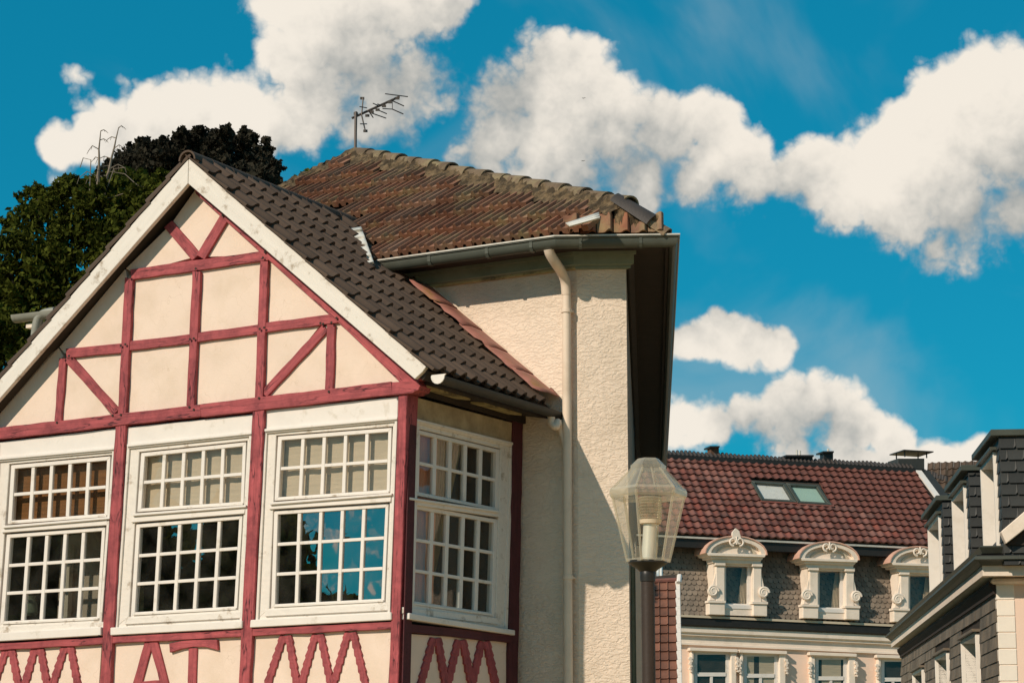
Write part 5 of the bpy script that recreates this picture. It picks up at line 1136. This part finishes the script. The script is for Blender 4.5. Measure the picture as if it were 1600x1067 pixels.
# ================================================================== trees
def crown_mesh(name, clumps, n, size, mat_, parent, asp=1.6, shell=.55, droop=0.):
    tot = sum(r[0] * r[1] * r[2] for _, r in clumps) ** 1
    P_, ws = [], np.array([(r[0] * r[1] * r[2]) ** (2 / 3) for _, r in clumps]); ws /= ws.sum(); cnt = rng.multinomial(n, ws)
    for (c, r), k in zip(clumps, cnt):
        d = rng.normal(size=(k, 3)); d /= np.linalg.norm(d, axis=1)[:, None]; rad = shell + (1 - shell) * rng.random(k) ** .6; rad *= 1 + .12 * np.sin(d[:, 0] * 7 + d[:, 2] * 9 + c[0] * 3)
        P_.append(np.asarray(c) + d * rad[:, None] * np.asarray(r))
    P_ = np.concatenate(P_); n = len(P_)
    u = rng.normal(size=(n, 3)); u[:, 2] -= droop; u /= np.linalg.norm(u, axis=1)[:, None]; w = np.cross(u, rng.normal(size=(n, 3))); w /= np.linalg.norm(w, axis=1)[:, None]
    s = size * (.6 + .8 * rng.random(n))[:, None]; L_, W_ = u * s * asp / 2, w * s / 2
    V_ = np.stack([P_ - L_, P_ + W_, P_ + L_, P_ - W_], 1).reshape(-1, 3); c = P_.mean(0)
    me = bpy.data.meshes.new(name); me.vertices.add(4 * n); me.vertices.foreach_set('co', (V_ - c).ravel().astype(np.float32)); me.loops.add(4 * n); me.loops.foreach_set('vertex_index', np.arange(4 * n, dtype=np.int32))
    me.polygons.add(n); me.polygons.foreach_set('loop_start', np.arange(0, 4 * n, 4, dtype=np.int32)); me.update(calc_edges=True); me.materials.append(M[mat_])
    o = bpy.data.objects.new(name, me); link(o, parent); o.location = tuple(c - WL[parent.name]); WL[o.name] = c; return o
def px_clumps(lst, y0, spread=.6, kz=1.):
    out = []
    for x, y, r in lst:
        yy = y0 + random.uniform(-spread, spread); c = at_y(x, y, yy); rr = r * yy / 3557; out.append((c, (rr, rr, rr * kz)))
    return out
def limbs(mb, base, clumps, r0):
    tops = [c for c, _ in clumps]; top = max(tops, key=lambda t: t[2]); mid = np.array([base[0], base[1], top[2] * .45])
    mb.tube([base, base * .5 + mid * .5, mid, np.array([base[0], base[1], top[2] * .8])], [r0, r0 * .85, r0 * .7, r0 * .3], 10)
    for c in tops[::2]: mb.tube([mid + Z * random.uniform(-.4, 1.2), (mid + c) / 2 + Z * .2, c], [r0 * .3, r0 * .18, r0 * .05], 6)
yc = px_clumps([(40, 430, 75), (80, 365, 62), (120, 330, 55), (165, 325, 55), (215, 320, 55), (255, 315, 50), (60, 500, 90), (140, 430, 90), (220, 390, 80), (0, 480, 70), (0, 580, 90), (60, 318, 32), (105, 300, 28), (145, 300, 28), (190, 300, 40), (280, 310, 40), (30, 350, 28), (110, 540, 80), (-40, 560, 110), (-60, 470, 80), (58, 298, 12), (112, 284, 14), (10, 395, 40), (200, 470, 80), (300, 380, 70), (90, 680, 130), (-50, 760, 140), (160, 800, 130)], 38., .8)
Y1 = thing('yew_tree', 'dense yellow-green evergreen tree behind the left slope of the gable', 'tree', at_y(90, 1206, 38.) * [1, 1, 0])
crown_mesh('crown', yc, 60000, .055, 'leaf_green', Y1, asp=2.2, shell=.62, droop=.3)
sub = []
for c, r in yc:
    for _ in range(12):
        d = nrm(rng.normal(size=3)); sub.append((c + d * np.array(r) * random.uniform(.75, 1.15), (np.array(r) * random.uniform(.09, .2))))
for c, r in yc:
    for _ in range(8):
        d = nrm(rng.normal(size=3)); d[2] = abs(d[2]) * .6; e = nrm(rng.normal(size=3)) * .5
        for k in range(6): sub.append((c + (d * (1.0 + k * .06) + e * .04 * k) * np.array(r), np.array(r) * .075 * (1 - k * .09)))
crown_mesh('foliage_tufts', sub, 90000, .048, 'leaf_green', Y1, asp=2.4, shell=.2, droop=.2)
mb = MB(); limbs(mb, WL[Y1.name], yc, .3); part('trunk', mb, M['bark'], Y1, smooth=True)
for x0, x1, top, base_y in ((152, 157, 205, 305), (160, 186, 200, 312)):
    mb = MB(); n_ = 7; pts = [at_y(x0 + (x1 - x0) * (i / n_) ** 1.1 + random.uniform(-1, 1), base_y + (top - base_y) * i / n_, 37.6) for i in range(n_ + 1)]; mb.tube(pts, [.03 * (1 - i / n_) + .008 for i in range(n_ + 1)], 6)
    for i in range(2, n_ + 1):
        for s in random.sample((-1, 1), random.choice((1, 1, 2))):
            p = pts[i]; L_ = random.uniform(.1, .24) * (1.6 - i / n_); q1_ = p + np.array([s * L_ * .6, random.uniform(-.1, .1), L_ * .28]); q2_ = p + np.array([s * L_ * 1.1, random.uniform(-.1, .1), L_ * .0]); q3_ = q2_ + np.array([s * .03, 0, -L_ * .35]); mb.tube([p, q1_, q2_, q3_], [.010, .008, .006, .004], 5)
            mb.tube([q1_, q1_ + np.array([s * .02, 0, -L_ * .4])], .004, 4)
    part('dead_branch', mb, M['dead_wood'], Y1)
for pts_ in ([(150, 310), (170, 268), (195, 272), (215, 290), (226, 293)], [(165, 300), (178, 264), (196, 262)], [(140, 300), (142, 250), (130, 247), (125, 262)], [(215, 295), (180, 307), (160, 312)]):
    mb = MB(); mb.tube([at_y(x, y, 37.4) for x, y in pts_], .009, 5); part('dead_branch', mb, M['dead_wood'], Y1)
bc = px_clumps([(205, 258, 32), (245, 258, 38), (285, 250, 42), (330, 245, 44), (375, 248, 42), (405, 268, 32), (415, 240, 14), (428, 262, 13), (335, 290, 62), (255, 300, 62), (395, 300, 42), (285, 214, 14), (315, 218, 18), (350, 212, 16), (385, 218, 16), (225, 228, 14), (255, 226, 12), (415, 290, 26), (180, 275, 26), (300, 330, 80)], 44., 1.2)
B1 = thing('copper_beech', 'dark purple-leaved broad tree rising behind the gable peak', 'tree', at_y(310, 1206, 44.) * [1, 1, 0])
crown_mesh('crown', bc, 26000, .075, 'leaf_beech', B1, asp=1.5, shell=.35)
sub = []
for c, r in bc:
    for _ in range(9):
        d = nrm(rng.normal(size=3)); sub.append((c + d * np.array(r) * random.uniform(.8, 1.28), (np.array(r) * random.uniform(.08, .22))))
for c, r in bc:
    for _ in range(7):
        d = nrm(rng.normal(size=3)); d[2] = abs(d[2]) * .8; e = nrm(rng.normal(size=3)) * .5
        for k in range(6): sub.append((c + (d * (1.0 + k * .075) + e * .03 * k) * np.array(r), np.array(r) * .085 * (1 - k * .09)))
crown_mesh('leaf_sprays', sub, 22000, .075, 'leaf_beech', B1, asp=1.5, shell=.2)
mb = MB(); limbs(mb, WL[B1.name], bc, .35); part('trunk', mb, M['bark'], B1, smooth=True)
T3 = thing('garden_tree', 'wispy green treetop between the far chimney and the slate dormers', 'tree', at_y(1490, 1206, 85.) * [1, 1, 0])
tc3 = px_clumps([(1490, 738, 10), (1482, 745, 10), (1499, 742, 10), (1490, 752, 14), (1500, 735, 6)], 85., .3); crown_mesh('crown', tc3, 1500, .09, 'leaf_mid', T3, shell=.1); mb = MB(); limbs(mb, WL[T3.name], tc3, .12); part('trunk', mb, M['bark'], T3)
T4 = thing('young_tree', 'small green twig tip showing left of the old roof hip', 'tree', at_y(462, 1206, 60.) * [1, 1, 0])
tc4 = px_clumps([(462, 282, 8), (474, 273, 6), (480, 268, 4), (455, 290, 8), (468, 290, 9)], 60., .2); crown_mesh('crown', tc4, 260, .11, 'leaf_mid', T4, shell=.1); mb = MB(); limbs(mb, WL[T4.name], tc4, .1); part('trunk', mb, M['bark'], T4)

# trees that the panes mirror, and a house added for its bounce light
def conifer(name, label, base, h, r, n):
    t = thing(name, label, 'tree', base); cl = []
    for i in range(46):
        f = i / 45; z = h * (.12 + .86 * f); rad = r * (1 - f) ** .8 + .15; an_ = i * 2.4; cl.append((base + np.array([math.cos(an_) * rad * .55, math.sin(an_) * rad * .55, z]), (rad * .55 + .15, rad * .55 + .15, .35 + .25 * (1 - f))))
    crown_mesh('crown', cl, n, .16, 'leaf_green', t, asp=2.6, shell=.4, droop=.7); mb = MB(); mb.tube([base, base + Z * h * .9], [.28, .05], 8); part('trunk', mb, M['bark'], t)
conifer('spruce_tree', 'pointed spruce standing left of the gabled house, mirrored in its third window', np.array([-12.95, 15.25, 0]), 5.4, 2.7, 30000)
conifer('spruce_tree', 'tall dense spruce farther left, mirrored in the middle window', np.array([-15.15, 17.0, 0]), 8.5, 1.9, 30000)
conifer('spruce_tree', 'broad spruce left of the two others, mirrored in the first window', np.array([-16.6, 18.1, 0]), 9., 2.8, 30000)
TH = thing('bounce_light_house', 'long cream house out of view, added to throw warm light into the shade', 'house', np.array([7.2, 5, 0]))  # added out of view to block sky and bounce warm light
mb = MB(); mb.prism([np.array(p, float) for p in ((7.2, -6, 0), (7.2, 15, 0), (7.2, 15, 8), (7.2, -6, 8))], np.array([7., 0, 0])); part('wall', mb, M['plaster'], TH)
mb = MB(); mb.prism([np.array(p, float) for p in ((6.8, -6.3, 7.9), (10.7, -6.3, 11), (14.6, -6.3, 7.9))], np.array([0, 21.6, 0])); part('roof', mb, M['tile_brown'], TH)
for k in range(7):
    for zz in (1., 4.6):
        mb = MB(); y0_ = -5. + k * 2.9; mb.box((7.17, y0_ + .6, zz + .9), (.1, 0, 0), (0, 1.3, 0), (0, 0, 1.9)); w = part('window', mb, M['white'], TH, bevel=.01); mb = MB(); mb.box((7.12, y0_ + .6, zz + .9), (.02, 0, 0), (0, 1.1, 0), (0, 0, 1.7)); part('pane', mb, M['glass'], w)
for px_, py_, lab in ((912, 154, 'tiny dark bird gliding high in front of the big cloud'), (911, 252, 'tiny dark bird flying just above the old tiled roof')):
    c = at_y(px_, py_, 110.); mb = MB(); k = .09
    mb.add([c + np.array(v) * k for v in ((-1.3, .1, .0), (-.5, -.1, .32), (0, -.15, .12), (.6, -.1, .42), (1.4, .1, .3), (.5, .3, .22), (0, .7, .02), (-.5, .3, .15), (0, 0, .2), (0, 0, -.12))], [(0, 1, 7), (1, 2, 8), (1, 8, 7), (2, 3, 8), (3, 4, 5), (3, 5, 8), (8, 5, 6), (8, 6, 7), (2, 9, 1), (1, 9, 7), (7, 9, 6), (2, 3, 9), (3, 5, 9), (5, 6, 9)])
    tag(part('bird', mb, M['black_metal']), lab, 'bird', 'birds in the sky')
print('tiles bay', n1, 'objects', len(bpy.data.objects))
S.render.engine = 'CYCLES'
S.cycles.max_bounces = 8; S.cycles.transparent_max_bounces = 24
